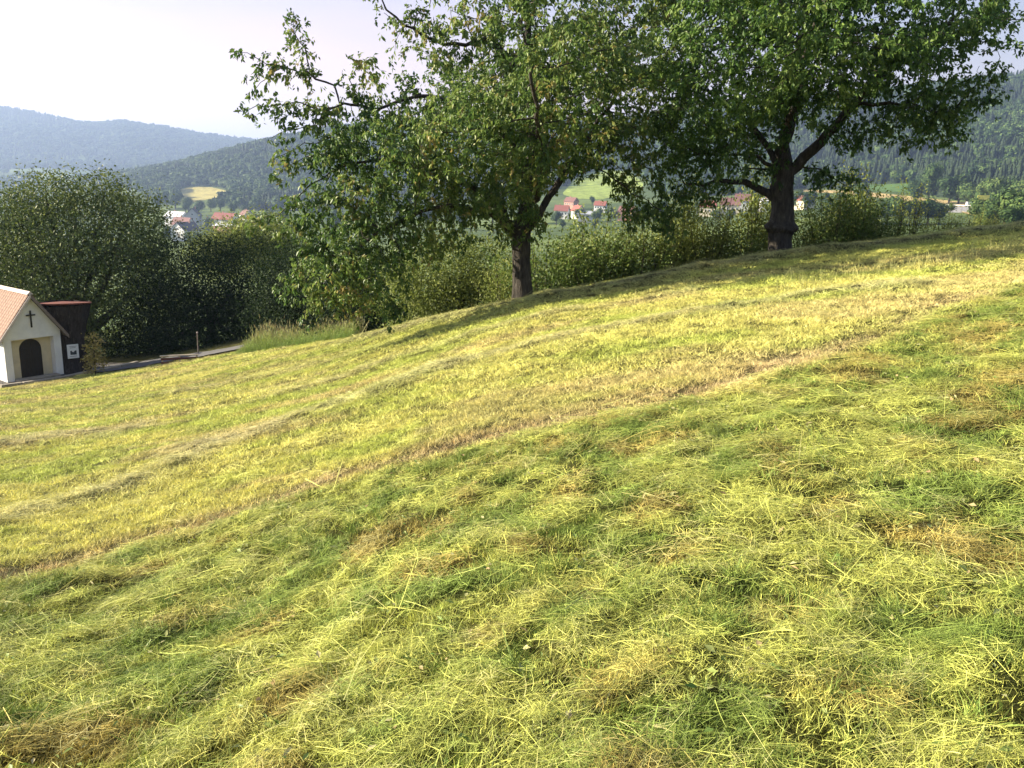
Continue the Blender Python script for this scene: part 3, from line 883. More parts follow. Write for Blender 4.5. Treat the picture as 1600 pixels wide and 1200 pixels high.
twig([(500, 240, 17.3), (465, 252, 17.2), (440, 268, 17.2), (425, 282, 17.2)], (550, 250, 17.6), .014)
twig([(520, 300, 17.2), (480, 330, 17.0), (455, 355, 17.0), (430, 372, 17.0)], (560, 330, 17.0), .014)
twig([(500, 380, 16.8), (470, 410, 16.8), (452, 440, 16.8), (445, 465, 16.8)], (540, 400, 16.6), .014)
twig([(510, 430, 16.6), (485, 465, 16.6), (475, 495, 16.6)], (535, 420, 16.6), .014)
twig([(545, 130, 17.4), (555, 105, 17.4), (572, 92, 17.4)], (560, 165, 17.4), .012)
twig([(650, 20, 18.2), (625, 35, 18.2), (600, 20, 18.2)], (640, 45, 18.2), .012)
at1 = np.concatenate([
    blob(850, 130, 155, 120, 18.2, 2.6, 680), blob(690, 240, 150, 90, 17.6, 2.3, 600), blob(590, 250, 105, 95, 17.5, 1.7, 400),
    blob(560, 400, 95, 95, 16.8, 1.3, 460), blob(520, 330, 60, 70, 17.2, 1.0, 160), blob(940, 140, 120, 115, 18.8, 2.2, 520), blob(1010, 300, 52, 62, 18.6, 1.2, 170),
    blob(1045, 345, 22, 34, 18.5, .7, 50), blob(750, 140, 85, 65, 18.0, 1.8, 220), blob(890, -40, 165, 105, 18.4, 2.4, 400), blob(900, -160, 170, 90, 18.4, 2.0, 160),
    blob(760, 320, 90, 50, 17.4, 1.5, 200), blob(790, 225, 105, 80, 16.4, 1.6, 300), blob(820, 120, 140, 115, 15.2, 1.8, 400), blob(690, 215, 90, 60, 15.4, 1.3, 170), blob(860, -60, 150, 90, 15.6, 1.8, 220), blob(930, 90, 100, 80, 15.8, 1.4, 150), blob(800, 100, 170, 110, 21.3, 1.6, 260), blob(840, 205, 100, 80, 20.2, 1.6, 240), blob(660, 360, 80, 45, 17.0, 1.1, 170),
    blob(585, 470, 55, 40, 16.8, .7, 90), blob(900, 258, 40, 16, 18.3, 1.0, 30), blob(680, 50, 36, 30, 18.1, .8, 30), blob(590, 130, 50, 40, 17.5, .9, 60),
    blob(810, 350, 50, 25, 17.6, .6, 50), blob(720, 400, 55, 40, 17.4, .9, 90)])
cherry('large cherry tree with a low drooping skirt of leaves and thin bare-ended branches reaching left', tuple(b1), [b1 + [0, 0, -.15], at(816, 440, 18), at(814, 400, 18), top1 + [0, 0, .05], at(818, 335, 18.0)],
       [.225, .20, .19, .215, .15], [(0.78, 3.6, .05, .35), (0.55, 5.5, .05, .12)], sd, mr, at1, M_LEAF1, 25, .56)

# the cherry with the swollen graft and the forked limbs
b2 = at(1220, 400, 20.0); b2[2] = float(z_ground(b2[0], b2[1])) - .05
top2 = at(1226, 268, 20.0)
sd, mr = [(top2 + np.array([0, 0, -.25]), -1)], [.2]
low = at(1214, 312, 20.0)
L1 = poly(sd, mr, [(1222, 240, 20.0), (1235, 200, 20.0), (1240, 150, 20.1), (1235, 90, 20.2), (1225, 20, 20.3), (1220, -80, 20.3)], .17, .05, 0)
L2 = poly(sd, mr, [(1250, 255, 20.0), (1282, 222, 19.9), (1310, 190, 19.8), (1345, 150, 19.7), (1390, 105, 19.6), (1440, 60, 19.6), (1500, 20, 19.6)], .135, .03, 0)
sd.append((low, -1)); mr.append(.12)
L3 = poly(sd, mr, [(1195, 298, 19.9), (1170, 285, 19.8), (1140, 281, 19.6), (1100, 287, 19.4), (1070, 288, 19.3)], .105, .02, len(sd) - 1)
poly(sd, mr, [(1200, 225, 20.2), (1170, 190, 20.4), (1130, 160, 20.6), (1080, 130, 20.8)], .09, .025, L1[1])
poly(sd, mr, [(1185, 248, 19.6), (1160, 240, 19.2), (1125, 245, 18.9), (1090, 240, 18.6)], .05, .012, L1[0] if L1[0] else 1)
poly(sd, mr, [(1330, 165, 19.8), (1380, 160, 19.8), (1430, 165, 19.7), (1480, 175, 19.6)], .05, .012, L2[8])
poly(sd, mr, [(1240, 170, 19.0), (1250, 110, 17.8), (1270, 50, 16.8), (1285, -20, 16.4)], .09, .02, L1[3])
poly(sd, mr, [(1240, 150, 21.0), (1245, 100, 22.2), (1250, 50, 22.8)], .08, .02, L1[3])
poly(sd, mr, [(1275, 262, 20.2), (1300, 275, 20.3), (1320, 290, 20.3)], .025, .008, L2[2])
poly(sd, mr, [(1180, 262, 19.9), (1160, 262, 19.8)], .03, .012, 1)
at2 = np.concatenate([
    blob(1230, 65, 190, 105, 20.2, 3.0, 900), blob(1120, 190, 105, 85, 20.0, 2.2, 480), blob(1110, 250, 75, 45, 19.4, 1.5, 220), blob(1400, 70, 130, 85, 19.7, 2.3, 520),
    blob(1420, 180, 70, 45, 19.7, 1.4, 170), blob(1500, 40, 85, 60, 19.7, 1.7, 260), blob(1450, 140, 85, 60, 19.6, 1.5, 200), blob(1300, -60, 250, 110, 20.2, 2.8, 620), blob(1280, -190, 190, 90, 20.2, 2.2, 220),
    blob(1080, 90, 95, 110, 20.6, 2.2, 380), blob(1300, 95, 120, 60, 18.2, 1.5, 260), blob(1270, 35, 180, 85, 16.6, 1.7, 440), blob(1130, 100, 110, 80, 17.0, 1.5, 240), blob(1420, 40, 120, 60, 17.0, 1.5, 220), blob(1300, -110, 190, 90, 17.0, 1.8, 240), blob(1250, 120, 120, 70, 22.2, 1.5, 230), blob(1300, 275, 38, 22, 20.2, .7, 60),
    blob(1165, 255, 60, 35, 19.7, 1.0, 100), blob(1560, 15, 50, 40, 19.8, 1.0, 80), blob(1490, 195, 35, 30, 19.6, .8, 50), blob(1090, 300, 50, 22, 19.3, .8, 60), blob(1335, 205, 40, 30, 19.3, .8, 40)])
cherry('large cherry tree with a swollen graft on its dark trunk and a long low limb', tuple(b2), [b2 + [0, 0, -.15], at(1218, 372, 20), at(1221, 350, 20), at(1223, 330, 20), at(1222, 290, 20), top2 + [0, 0, .12]],
       [.25, .245, .285, .245, .235, .20], [(0.36, 3.3, .055, .38), (0.36, 0.1, .055, .30), (0.33, 4.9, .05, .25), (0.75, 3.4, .05, .2)], sd, mr, at2, M_LEAF2, 24, .56)

# loose leaves and broad-leaved weeds lying among the hay
x, y = ring_points(1.3, 10, 26)
keep = hayzone(x, y) > rng.random(len(x)) * .9 + .05
x, y = x[keep], y[keep]; n = len(x); k = np.repeat(np.arange(n), 3); m = len(k)
px_ = x[k] + rng.normal(0, .03, m); py_ = y[k] + rng.normal(0, .03, m)
lm = leaf_mesh('loose_leaves', np.c_[px_, py_, z_ground(px_, py_) + rng.uniform(.015, .05, m)], norm(np.c_[rng.normal(0, 1, (m, 2)), rng.normal(.1, .25, m)]), norm(np.c_[rng.normal(0, .4, (m, 2)), np.ones(m)]), rng.uniform(.018, .05, m), rng.uniform(.010, .024, m), np.clip(rng.normal(.5, .3, m), 0, 1))
lo_ = link('loose_leaves', lm, mat_leaf('loose dry and green leaves', [(0.0, (0.12, 0.20, 0.04)), (0.5, (0.26, 0.32, 0.08)), (0.8, (0.45, 0.42, 0.20)), (1.0, (0.40, 0.27, 0.13))], trans=.2))
tag(lo_, 'small loose leaves and clover lying among the cut hay', 'leaves', kind='stuff')

# ------------------------------------------------------------------ lobed crowns (walnut, hedge trees, valley trees) and shrubs
def lobe_tree(name, lobes, ncl, per, L, Wd, mat, root, tint0=.5, shell=.62, clump=.35, droop=.4):
    """leaves in clumps near the surface of several ellipsoid lobes; lobes: (centre, radii) in the tree's own space"""
    wts = np.array([np.prod(np.array(l[1])) ** (2 / 3) for l in lobes]); wts /= wts.sum()
    li = rng.choice(len(lobes), ncl, p=wts)
    C = np.array([l[0] for l in lobes])[li]; Rr = np.array([l[1] for l in lobes])[li]
    q = norm(rng.normal(0, 1, (ncl, 3)))
    c = C + Rr * q * (shell + (1.06 - shell) * rng.random((ncl, 1)) ** .6)
    k = np.repeat(np.arange(ncl), rng.poisson(per, ncl)); n = len(k)
    p = c[k] + rng.normal(0, clump, (n, 3)) * np.array([1, 1, .7])
    D = norm(q[k] * .5 + rng.normal(0, .7, (n, 3)) + np.array([0, 0, -droop]))
    Nn = norm(q[k] * .6 + rng.normal(0, .6, (n, 3)) + np.array([0, 0, .4]))
    ct = np.clip(rng.normal(0, .13, ncl), -.3, .3)
    ti = np.clip(tint0 + ct[k] + rng.normal(0, .15, n), 0, 1)
    l = L * rng.uniform(.6, 1.25, n)
    return link(name, leaf_mesh(name, p, D, Nn, l, l * Wd, ti), mat, root)

def lobe_trunk(lobes, r, h, mat, root, lean=0.0):
    b = MB()
    fork = Vector((lean, 0, h))
    b.tube([(0, 0, -.4), (0, 0, .3), (lean * .5, 0, h * .5), fork], [r * 1.4, r * 1.1, r * .9, r * .8], 9)
    for c, rr in lobes:
        c = Vector(c); m = fork.lerp(c, .5) + Vector((0, 0, -.1 * rr[2]))
        b.tube([fork - Vector((0, 0, .2)), m, c], [r * .5, r * .3, r * .1], 6)
    return b.build('trunk', mat, root)

def gz(x, y):
    return max(float(z_meadow(x, y)) if y < y_edge(x) + 14 else -1e9, float(z_valley(x, y)) - (2.0 if math.hypot(x, y) < 52 else 0))

WAL = [(0.0, (0.026, 0.046, 0.013)), (0.5, (0.090, 0.130, 0.030)), (0.85, (0.18, 0.215, 0.05)), (1.0, (0.25, 0.28, 0.08))]
M_WAL = mat_leaf('walnut leaves', WAL, trans=0.28, rough=0.5)
DRK = [(0.0, (0.009, 0.020, 0.008)), (0.6, (0.022, 0.040, 0.013)), (1.0, (0.05, 0.075, 0.022))]  # leaf colours darkened to carry the shade thrown by the walnut
M_DRK = mat_leaf('hedge leaves in shade tone', DRK, trans=0.25, rough=0.7, spec=.1)
LIT = [(0.0, (0.066, 0.096, 0.022)), (0.5, (0.180, 0.222, 0.048)), (1.0, (0.360, 0.384, 0.102))]
M_LIT = mat_leaf('young shrub leaves', LIT, trans=0.38, rough=0.5)
M_LIT2 = mat_leaf('deeper green shrub leaves', [(0.0, (0.035, 0.065, 0.015)), (0.5, (0.09, 0.145, 0.03)), (1.0, (0.20, 0.25, 0.06))], trans=0.35, rough=0.5)
M_LIT3 = mat_leaf('yellow-green shoot leaves', [(0.0, (0.07, 0.10, 0.02)), (0.5, (0.19, 0.23, 0.045)), (1.0, (0.36, 0.39, 0.10))], trans=0.38, rough=0.5)

def big_tree(name, label, cat, px, d, spec, ncl, per, L, Wd, mat, r, tint0=.5, clump=.35, group=None, hfork=1.6):
    """spec: lobes as (picture x, y, rx px, ry px, distance offset)"""
    v = ray(px, 500); q = v / math.hypot(v[0], v[1]) * d
    base = np.array([q[0], q[1], gz(q[0], q[1])])
    root = empty(name, base); tag(root, label, cat, group)
    lobes = []
    for (x_, y_, rx, ry, dd) in spec:
        c = at(x_, y_, d + dd); s = np.linalg.norm(ray(x_, y_)) * (d + dd) / FPX * math.cos(math.atan2(ray(x_, y_)[0], 1.0)) ** .5
        lobes.append((c - base, (rx * s, (rx + ry) * .5 * s, ry * s)))
    lobe_tree('crown', lobes, ncl, per, L, Wd, mat, root, tint0, clump=clump)
    lobe_trunk(lobes, r, hfork, M_BARK2, root)
    return root
big_tree('walnut_tree', 'broad round-crowned walnut tree behind the white chapel', 'tree', 120, 44,
         [(60, 362, 85, 56, 0), (150, 360, 92, 50, 0), (30, 400, 90, 60, -1.5), (200, 365, 56, 55, .5), (120, 420, 110, 70, -2.0), (-60, 420, 80, 90, 0), (72, 308, 36, 30, 0),
          (116, 302, 24, 28, .5), (163, 304, 29, 30, .5), (206, 326, 32, 24, 0), (20, 326, 40, 26, 0), (222, 440, 52, 60, 0), (40, 480, 90, 60, -1.5), (180, 490, 90, 60, -.5), (100, 545, 95, 36, .5), (-30, 525, 80, 55, 1), (210, 545, 50, 34, 1)], 5200, 17, .15, .5, M_WAL, .38, .58, .36)  # lowest lobes added to stop sun passing under the crown
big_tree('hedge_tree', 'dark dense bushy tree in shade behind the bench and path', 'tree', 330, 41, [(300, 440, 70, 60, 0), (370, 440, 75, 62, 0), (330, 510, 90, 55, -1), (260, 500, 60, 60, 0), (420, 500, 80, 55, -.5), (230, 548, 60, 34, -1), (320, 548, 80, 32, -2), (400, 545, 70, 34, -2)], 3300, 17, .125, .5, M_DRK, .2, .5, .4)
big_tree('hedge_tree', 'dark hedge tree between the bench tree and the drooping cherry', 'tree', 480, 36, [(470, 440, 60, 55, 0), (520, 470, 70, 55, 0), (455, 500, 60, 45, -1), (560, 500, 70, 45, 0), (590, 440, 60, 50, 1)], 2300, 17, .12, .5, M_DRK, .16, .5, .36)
big_tree('hazel_bush', 'sunlit yellow-green bush rising above the dark hedge left of the cherry', 'bush', 390, 45, [(360, 375, 40, 26, 0), (410, 368, 46, 30, 0), (440, 385, 40, 30, 0), (385, 400, 60, 36, 0), (330, 400, 36, 24, 0)], 1700, 15, .12, .5, M_LIT, .14, .5, .4)
big_tree('hedge_tree', 'bushy green tree seen under the low branches left of the first cherry trunk', 'tree', 720, 23, [(690, 430, 70, 60, 0), (745, 420, 55, 50, 0), (650, 470, 60, 50, 0), (720, 480, 70, 45, 0), (770, 465, 36, 40, 0)], 1700, 15, .085, .5, M_LIT, .10, .42, .2)
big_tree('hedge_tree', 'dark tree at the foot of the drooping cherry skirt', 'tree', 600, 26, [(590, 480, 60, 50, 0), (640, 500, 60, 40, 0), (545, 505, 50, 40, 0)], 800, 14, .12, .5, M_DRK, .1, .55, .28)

def shrub_mesh(i, h, r, stems, per, L, spike=0.3):
    """many leafy shoots from one stool; a few stand up as spikes"""
    P, D, T = [], [], []
    sv = []
    for s in range(stems):
        a = rng.random() * 6.283; out_ = r * math.sqrt(rng.random()); hh = h * rng.uniform(.55, .9) * (1 - .35 * (out_ / r) ** 2)
        if rng.random() < spike: hh *= rng.uniform(1.15, 1.5); out_ *= .6
        t = np.linspace(0, 1, 9)
        c = np.c_[np.cos(a) * out_ * (.25 + .75 * t ** .7), np.sin(a) * out_ * (.25 + .75 * t ** .7), hh * t] + np.cumsum(rng.normal(0, .02, (9, 3)), 0)
        sv.append(c)
        n = int(per * (.6 + .6 * rng.random()))
        u = rng.uniform(.12, 1, n)
        p = np.c_[np.interp(u, t, c[:, 0]), np.interp(u, t, c[:, 1]), np.interp(u, t, c[:, 2])]
        sp = (.04 + .12 * (1 - u) + .05)[:, None]
        P.append(p + rng.normal(0, 1, (n, 3)) * sp)
        D.append(norm(rng.normal(0, .6, (n, 3)) + np.array([math.cos(a) * .3, math.sin(a) * .3, .45])))
        T.append(np.clip(.28 + .4 * u + rng.normal(0, .15, n) + rng.normal(0, .06), 0, 1))
    P, D, T = np.concatenate(P), np.concatenate(D), np.concatenate(T)
    n = len(P); l = L * rng.uniform(.6, 1.3, n)
    fol = leaf_mesh('foliage_%d' % i, P, D, norm(rng.normal(0, .6, (n, 3)) + [0, 0, .6]), l, l * .5, T)
    b = MB()
    for c in sv[:14]: b.tube(c[::2], [.012, .010, .008, .006, .003], 5)
    return fol, b.mesh('stems_%d' % i)
shr = [shrub_mesh(0, 2.2, 1.2, 46, 80, .085, .2), shrub_mesh(1, 1.9, .95, 38, 76, .07, .5), shrub_mesh(2, 2.6, .8, 30, 80, .085, .6), shrub_mesh(3, 1.3, .7, 22, 52, .07, .5), shrub_mesh(4, 2.2, .45, 8, 90, .075, .8)]
for (a_, b_), m_ in zip(shr, (M_LIT2, M_LIT, M_LIT3, M_LIT, M_LIT3)): a_.materials.append(m_); b_.materials.append(M_BARK2)
def shrub(px, t, var, s, label, group='young bushes along the far meadow edge', sz=None):
    v = ray(px, 400); q = v / math.hypot(v[0], v[1])
    d = 15.0
    while q[1] * d < y_edge(q[0] * d) + t: d += .05
    x_, y_ = q[0] * d, q[1] * d
    o = empty('shrub', (x_, y_, float(z_meadow(x_, y_)) - .05), rng.random() * 6.28)
    hz_ = rng.uniform(.78, 1.15)
    o.scale = (s, s, s * hz_)
    tag(o, label, 'bush', group)
    f_, st = shr[var]
    link('foliage', f_, None, o); link('stem', st, None, o)
    return o
SH = [(850, 2.2, 0, 1.0), (890, 2.6, 1, 1.1), (925, 2.2, 0, 1.05), (965, 2.6, 1, 1.15), (1000, 2.2, 0, 1.0), (1035, 2.4, 1, 1.05), (1072, 2.6, 2, .95), (1105, 2.0, 1, .9),
      (1140, 2.2, 0, .8), (1172, 2.8, 2, 1.0), (1200, 2.4, 2, .95), (1262, 2.4, 1, .9), (1290, 2.2, 0, .9), (1318, 2.8, 2, .92), (1342, 2.4, 0, .78), (1372, 2.4, 1, .6), (1390, 2.4, 3, .8),
      (1422, 2.2, 4, .85), (1448, 2.2, 3, .72), (1476, 2.0, 3, .6), (1500, 1.8, 3, .5), (1520, 2.2, 1, .38), (820, 2.6, 1, .9), (785, 2.4, 1, .8), (910, 3.8, 2, 1.1), (1055, 4.2, 2, 1.1), (1330, 4.0, 2, 1.0), (1545, 1.6, 3, .4)]
SH += [(1062, 2.6, 4, 1.15), (1090, 2.8, 4, 1.0), (1128, 2.4, 4, 1.2), (1185, 3.2, 4, 1.3), (1305, 2.6, 4, 1.15), (1335, 2.6, 4, 1.25), (1400, 2.6, 4, .8), (980, 3.2, 4, 1.1)]
where = ['just right of the first cherry trunk', 'second bush right of the first cherry trunk', 'below the gap with the village roofs', 'rounded bush at the middle of the hedge', 'below the hanging tip of the first cherry',
         'right of the hanging cherry tip', 'tall spiky bush left of the red roof', 'below the red barn roof', 'broad low bush below the two-part red roof', 'tall shoots left of the second cherry trunk', 'touching the second cherry trunk on its left',
         'touching the second cherry trunk on its right', 'second bush right of the second cherry trunk', 'tall pointed bush with bright shoots right of the second cherry', 'leafy bush right of the pointed one', 'falling edge of the dense bushes at right',
         'small bush before the dark copse', 'single thin upright shoot standing before the dark copse', 'low bush left of the pale field', 'low tufted bush before the pale field', 'last low bush at the crest', 'broad low bush at the right end of the hedge',
         'peeping out behind the first cherry trunk', 'left of the first cherry trunk', 'tall shoots behind the middle of the hedge', 'tall shoots behind the cherry tip', 'tall shoots behind the bright pointed bush', 'tiny bush near the right edge of the meadow', 'slim upright shoots by the hanging cherry tip', 'slim upright shoots left of the bright red roof', 'slim upright shoots before the long dull-red roof', 'tallest shoots behind the second cherry trunk', 'slim shoots right of the second cherry trunk', 'bright pointed shoots between the second cherry and the dark copse', 'short slim shoots in front of the dark copse', 'slim shoots sticking up from the middle of the hedge']
for (px, t, va, s), wh in zip(SH, where):
    shrub(px, t, va, s, 'leafy green bush, ' + wh)

# ------------------------------------------------------------------ path, chapel, hollow trunk, bench
M_PATH = mat_plain('asphalt in shade tone', (0.11, 0.105, 0.10), .9, 14, .25, .3)  # asphalt colour lowered to stand for the shade over the path
xs_ = np.linspace(-18.2, -8.0, 40)
v = []
for x_ in xs_:
    for k in range(6):
        t = 1.0 + k * .42 + .12 * math.sin(x_ * 1.3) + .30 * max(0, x_ + 12)
        y_ = float(y_edge(x_)) + t
        v.append((x_, y_, float(z_meadow(x_, y_)) + float(bumps(np.array([x_]), np.array([y_]))[0]) + .05))
i = np.arange(39 * 6).reshape(39, 6)[:, :-1].ravel()
tag(link('path', mesh_np('path', v, np.c_[i, i + 6, i + 7, i + 1], None, True), M_PATH), kind='structure')

M_WHITE = mat_plain('white render', (0.70, 0.69, 0.66), .85, 2.2, .10, .3)
M_CREAM = mat_plain('cream render', (0.62, 0.54, 0.38), .85, 3, .12, .15)
M_PLINTH = mat_plain('dark plinth', (0.09, 0.085, 0.08), .9, 12, .3, .3)
M_TILE = mat_plain('orange clay tiles', (0.285, 0.175, 0.125), .8, 9, .4, .2)
M_RIDGE = mat_plain('ridge tiles in sunlit tone', (0.58, 0.49, 0.42), .8, 9, .15, .2)  # ridge tiles painted pale to carry the sun's overexposed glare
M_TIMBER = mat_plain('weathered barge board', (0.20, 0.16, 0.13), .8, 10, .3, .2, stretch=(1, 1, 6))
M_IRON = mat_plain('black iron', (0.02, 0.019, 0.018), .55, 20, .3)
M_DOORWOOD = mat_plain('dark door wood', (0.035, 0.028, 0.022), .7, 6, .4, .2, stretch=(8, 8, 1))
M_STONE = mat_plain('pale kerb stone', (0.30, 0.26, 0.20), .9, 9, .25, .3)

PHI = R_(54)
cf = at(12, 598, 34.3)                       # front left corner foot
cx = np.array([math.cos(PHI), math.sin(PHI), 0])      # along the front, to the right
cn = np.array([math.sin(PHI), -math.cos(PHI), 0])     # out of the front
CW, CH, CA, CL = 2.0, 1.70, 3.05, 2.9
mid = cf + cx * CW / 2
chz = float(min(cf[2], z_meadow(mid[0], mid[1]) + .05))
chapel = empty('chapel', (mid[0], mid[1], cf[2]), PHI)   # local: x right along the front, y backwards, z up
tag(chapel, 'small white gabled wayside chapel with orange tiled roof and black cross', 'chapel')
hw = CW / 2
def gable(y0, y1, w=hw, dz=0.0):
    return [(-w, y0, dz), (w, y0, dz), (w, y0, CH), (0, y0, CA), (-w, y0, CH)], (0, y1 - y0, 0)
b = MB()
b.prism(*gable(0.32, CL))                                   # body behind the portal
po = .74                                                   # half width of the portal opening
b.prism([(-hw, 0, 0), (-po, 0, 0), (-po, 0, 1.5), (-hw, 0, 1.62)], (0, .318, 0))
b.prism([(po, 0, 0), (hw, 0, 0), (hw, 0, 1.62), (po, 0, 1.5)], (0, .318, 0))
b.prism([(-hw, 0, 1.622), (-po, 0, 1.502), (po, 0, 1.502), (hw, 0, 1.622), (hw, 0, CH), (0, 0, CA), (-hw, 0, CH)], (0, .318, 0))
b.build('wall', M_WHITE, chapel)
b = MB(); b.box((0, .30, .75), (po * 2 - .006, .034, 1.498)); b.build('niche_wall', M_CREAM, chapel)
b = MB(); b.box((0, CL / 2 + .14, -.2), (CW + .10, CL - .24, .36)); b.box((-.87, .14, -.2), (.36, .36, .37)); b.box((.87, .14, -.2), (.36, .36, .37)); b.build('plinth', M_PLINTH, chapel)
dw, dh = .385, 1.06
arch = [(-dw, .262, .0), (dw, .262, .0)] + [(dw * math.cos(a), .262, dh + dw * math.sin(a)) for a in np.linspace(0, math.pi, 15)]
b = MB(); b.prism(arch, (0, .018, 0)); door = b.build('door', M_DOORWOOD, chapel)
b = MB()
for k in range(-3, 4): b.box((k * .105, .25, (dh + math.sqrt(max(0, dw ** 2 - (k * .105) ** 2))) / 2), (.018, .014, dh + math.sqrt(max(0, dw ** 2 - (k * .105) ** 2)) - .02))
for z_ in (.3, .75, 1.1): b.box((0, .2385, z_), (.74, .008, .022))
b.build('door_bars', M_IRON, door)
b = MB(); b.box((0, -.035, 2.22), (.05, .03, .62)); b.box((0, -.037, 2.36), (.32, .026, .05)); b.build('cross', M_IRON, chapel)
b = MB(); b.box((0, -.12, .03), (1.5, .36, .10), bev=.01); b.build('doorstep', M_STONE, chapel)
# roof: two slabs, tile courses, ridge, barge boards
run = hw + .20; sl_ = (CA - CH) / hw; ez = CA - run * sl_
rl0, rl1 = -.16, CL + .15
for sgn in (-1, 1):
    b = MB(); th = .07
    b.prism([(0, rl0, CA + .02), (sgn * run, rl0, ez + .02), (sgn * run, rl0, ez + .02 + th), (0, rl0, CA + .02 + th)], (0, rl1 - rl0, 0))
    rf = b.build('roof', M_TIMBER, chapel)
    rows_n = 15
    ln = math.hypot(run, CA - ez)
    dx_, dz_ = sgn * run / ln, -(CA - ez) / ln
    nx_, nz_ = -dz_ * sgn, abs(dx_)
    tile = MB()
    tw, tl = .168, ln / rows_n + .03
    tile.prism([(-tw / 2, 0, 0), (-tw * .2, 0, .012), (tw * .2, 0, .012), (tw / 2, 0, 0), (tw / 2, 0, .012), (tw * .2, 0, .026), (-tw * .2, 0, .026), (-tw / 2, 0, .012)], (0, tl, 0))
    tme = tile.mesh('roof_tile'); tme.materials.append(M_TILE)
    ax = Vector((0, -sgn * 1.0, 0)); ay = Vector((dx_, 0, dz_)); az = Vector((dx_ * 0 + sgn * abs(dz_), 0, abs(dx_)))
    ax = ay.cross(az)
    cols_n = int((rl1 - rl0) / .17)
    for r_i in range(rows_n):
        for c_i in range(cols_n):
            if (sgn == 1 and r_i % 1): continue
            o = link('roof_tile', tme, None, rf)
            yy = rl0 + (c_i + .5) * (rl1 - rl0) / cols_n
            lift = .012 + .006 * random.random()
            p = Vector((0, yy, CA + .02 + th)) + ay * (r_i * ln / rows_n + random.uniform(-.006, .006)) + az * (lift + .012)
            tip = Matrix.Rotation(-.05, 4, 'X')
            mm = Matrix((( ax.x, ay.x, az.x, p.x), (ax.y, ay.y, az.y, p.y), (ax.z, ay.z, az.z, p.z), (0, 0, 0, 1)))
            o.matrix_local = mm @ Matrix.Rotation(random.gauss(0, .006), 4, 'Z') @ tip
b = MB()
b.prism([(-.12, rl0 - .02, CA + .08), (0, rl0 - .02, CA + .19), (.12, rl0 - .02, CA + .08)], (0, rl1 - rl0 + .04, 0)); b.build('ridge_cap', M_RIDGE, chapel)
for sgn in (-1, 1):
    b = MB(); b.prism([(0, 0, CA + .10), (sgn * (run + .03), 0, ez + .09), (sgn * (run + .03), 0, ez - .05), (0, 0, CA - .04)], (0, .035, 0))
    o = b.build('barge_board', M_RIDGE if sgn < 0 else M_TIMBER, chapel); o.location = (0, rl0 - .04, 0)  # left board shares the painted sunlit tone, right one is timber

# forecourt: shadow-toned gravel, its shadow put into the colour, with a pale kerb
M_GRAVEL = mat_plain('shadow-toned gravel', (0.085, 0.075, 0.06), .95, 40, .4, .5)  # gravel colour darkened for the shadow lying before the chapel
b = MB()
q0 = mid + cn * 1.0 - cx * 2.0; 
def on(p, dz=.0): return (p[0], p[1], float(z_meadow(p[0], p[1])) + dz)
g0, g1, g2, g3 = mid + cn * .9 - cx * 1.6, mid + cn * .7 + cx * 3.6, mid - cn * 2.5 + cx * 3.6, mid - cn * 3.0 - cx * 1.6
nn = 12; vv = []
for a_ in range(nn):
    for c_ in range(nn):
        s_, t_ = a_ / (nn - 1), c_ / (nn - 1)
        p = (g0 * (1 - s_) + g1 * s_) * (1 - t_) + (g3 * (1 - s_) + g2 * s_) * t_
        vv.append((p[0], p[1], float(z_meadow(p[0], p[1])) + .05))
i = np.arange((nn - 1) * nn).reshape(nn - 1, nn)[:, :-1].ravel()
tag(link('gravel_yard', mesh_np('gravel_yard', vv, np.c_[i, i + nn, i + nn + 1, i + 1], None, True), M_GRAVEL), kind='structure')
kerb = empty('kerb', on(g0)); tag(kerb, 'pale stone edging along the front of the chapel yard', 'kerb')
for k in range(7):
    s0, s1 = k / 7, (k + 1) / 7 - .006
    p, q = g0 * (1 - s0) + g1 * s0, g0 * (1 - s1) + g1 * s1
    p, q = Vector(on(p, .02)), Vector(on(q, .02))
    c = (p + q) / 2 - Vector(kerb.location)
    b = MB(); b.box((0, 0, 0), ((q - p).length, .16, .2), 0, .012)
    o = b.build('kerb_stone', M_STONE, kerb); o.location = c
    o.rotation_euler = (0, -math.atan2(q.z - p.z, math.hypot(q.x - p.x, q.y - p.y)), math.atan2(q.y - p.y, q.x - p.x))

# hollow old trunk with a red cover
sp = at(108, 582, 36.0)
stump = empty('hollow_tree_trunk', sp); tag(stump, 'huge dark hollow tree stump under a flat red roof beside the chapel', 'tree stump')
M_STUMP = mat_bark('old stump wood', (0.018, 0.015, 0.013), (0.062, 0.050, 0.042), (0.17, 0.145, 0.12))
n = 64; zs = np.linspace(-.4, 2.72, 30); prof = np.interp(zs, [-.4, 0, .5, 1.2, 2.0, 2.72], [.92, .84, .72, .68, .78, .92])
a = np.linspace(0, 2 * np.pi, n, endpoint=False)
Zg, Ag = np.meshgrid(zs, a, indexing='ij')
rr = prof[:, None] * (1 + .07 * np.cos(Ag * 5 + .6 * Zg) + .05 * np.cos(Ag * 9 + 1 + Zg) + .30 * (fbm(np.cos(Ag) * 2.2 + 20, np.sin(Ag) * 2.2 + Zg * 1.5 + 20, 4) - .5))
va_ = np.angle(np.exp(1j * (Ag - (-R_(60)))))
rr = rr - .22 * np.exp(-(va_ / .13) ** 2) * np.exp(-((Zg - 1.72) / .26) ** 2)      # carved niche facing the meadow
v = np.stack([np.cos(Ag) * rr, np.sin(Ag) * rr, Zg], -1).reshape(-1, 3)
i0 = np.arange(29)[:, None] * n + np.arange(n)[None]; i1 = np.arange(29)[:, None] * n + (np.arange(n)[None] + 1) % n
link('bark', mesh_np('bark', v, np.stack([i0, i1, i1 + n, i0 + n], -1).reshape(-1, 4), None, True), M_STUMP, stump)
M_RED = mat_plain('red painted sheet', (0.17, 0.058, 0.042), .75, 6, .25, .1)
b = MB()
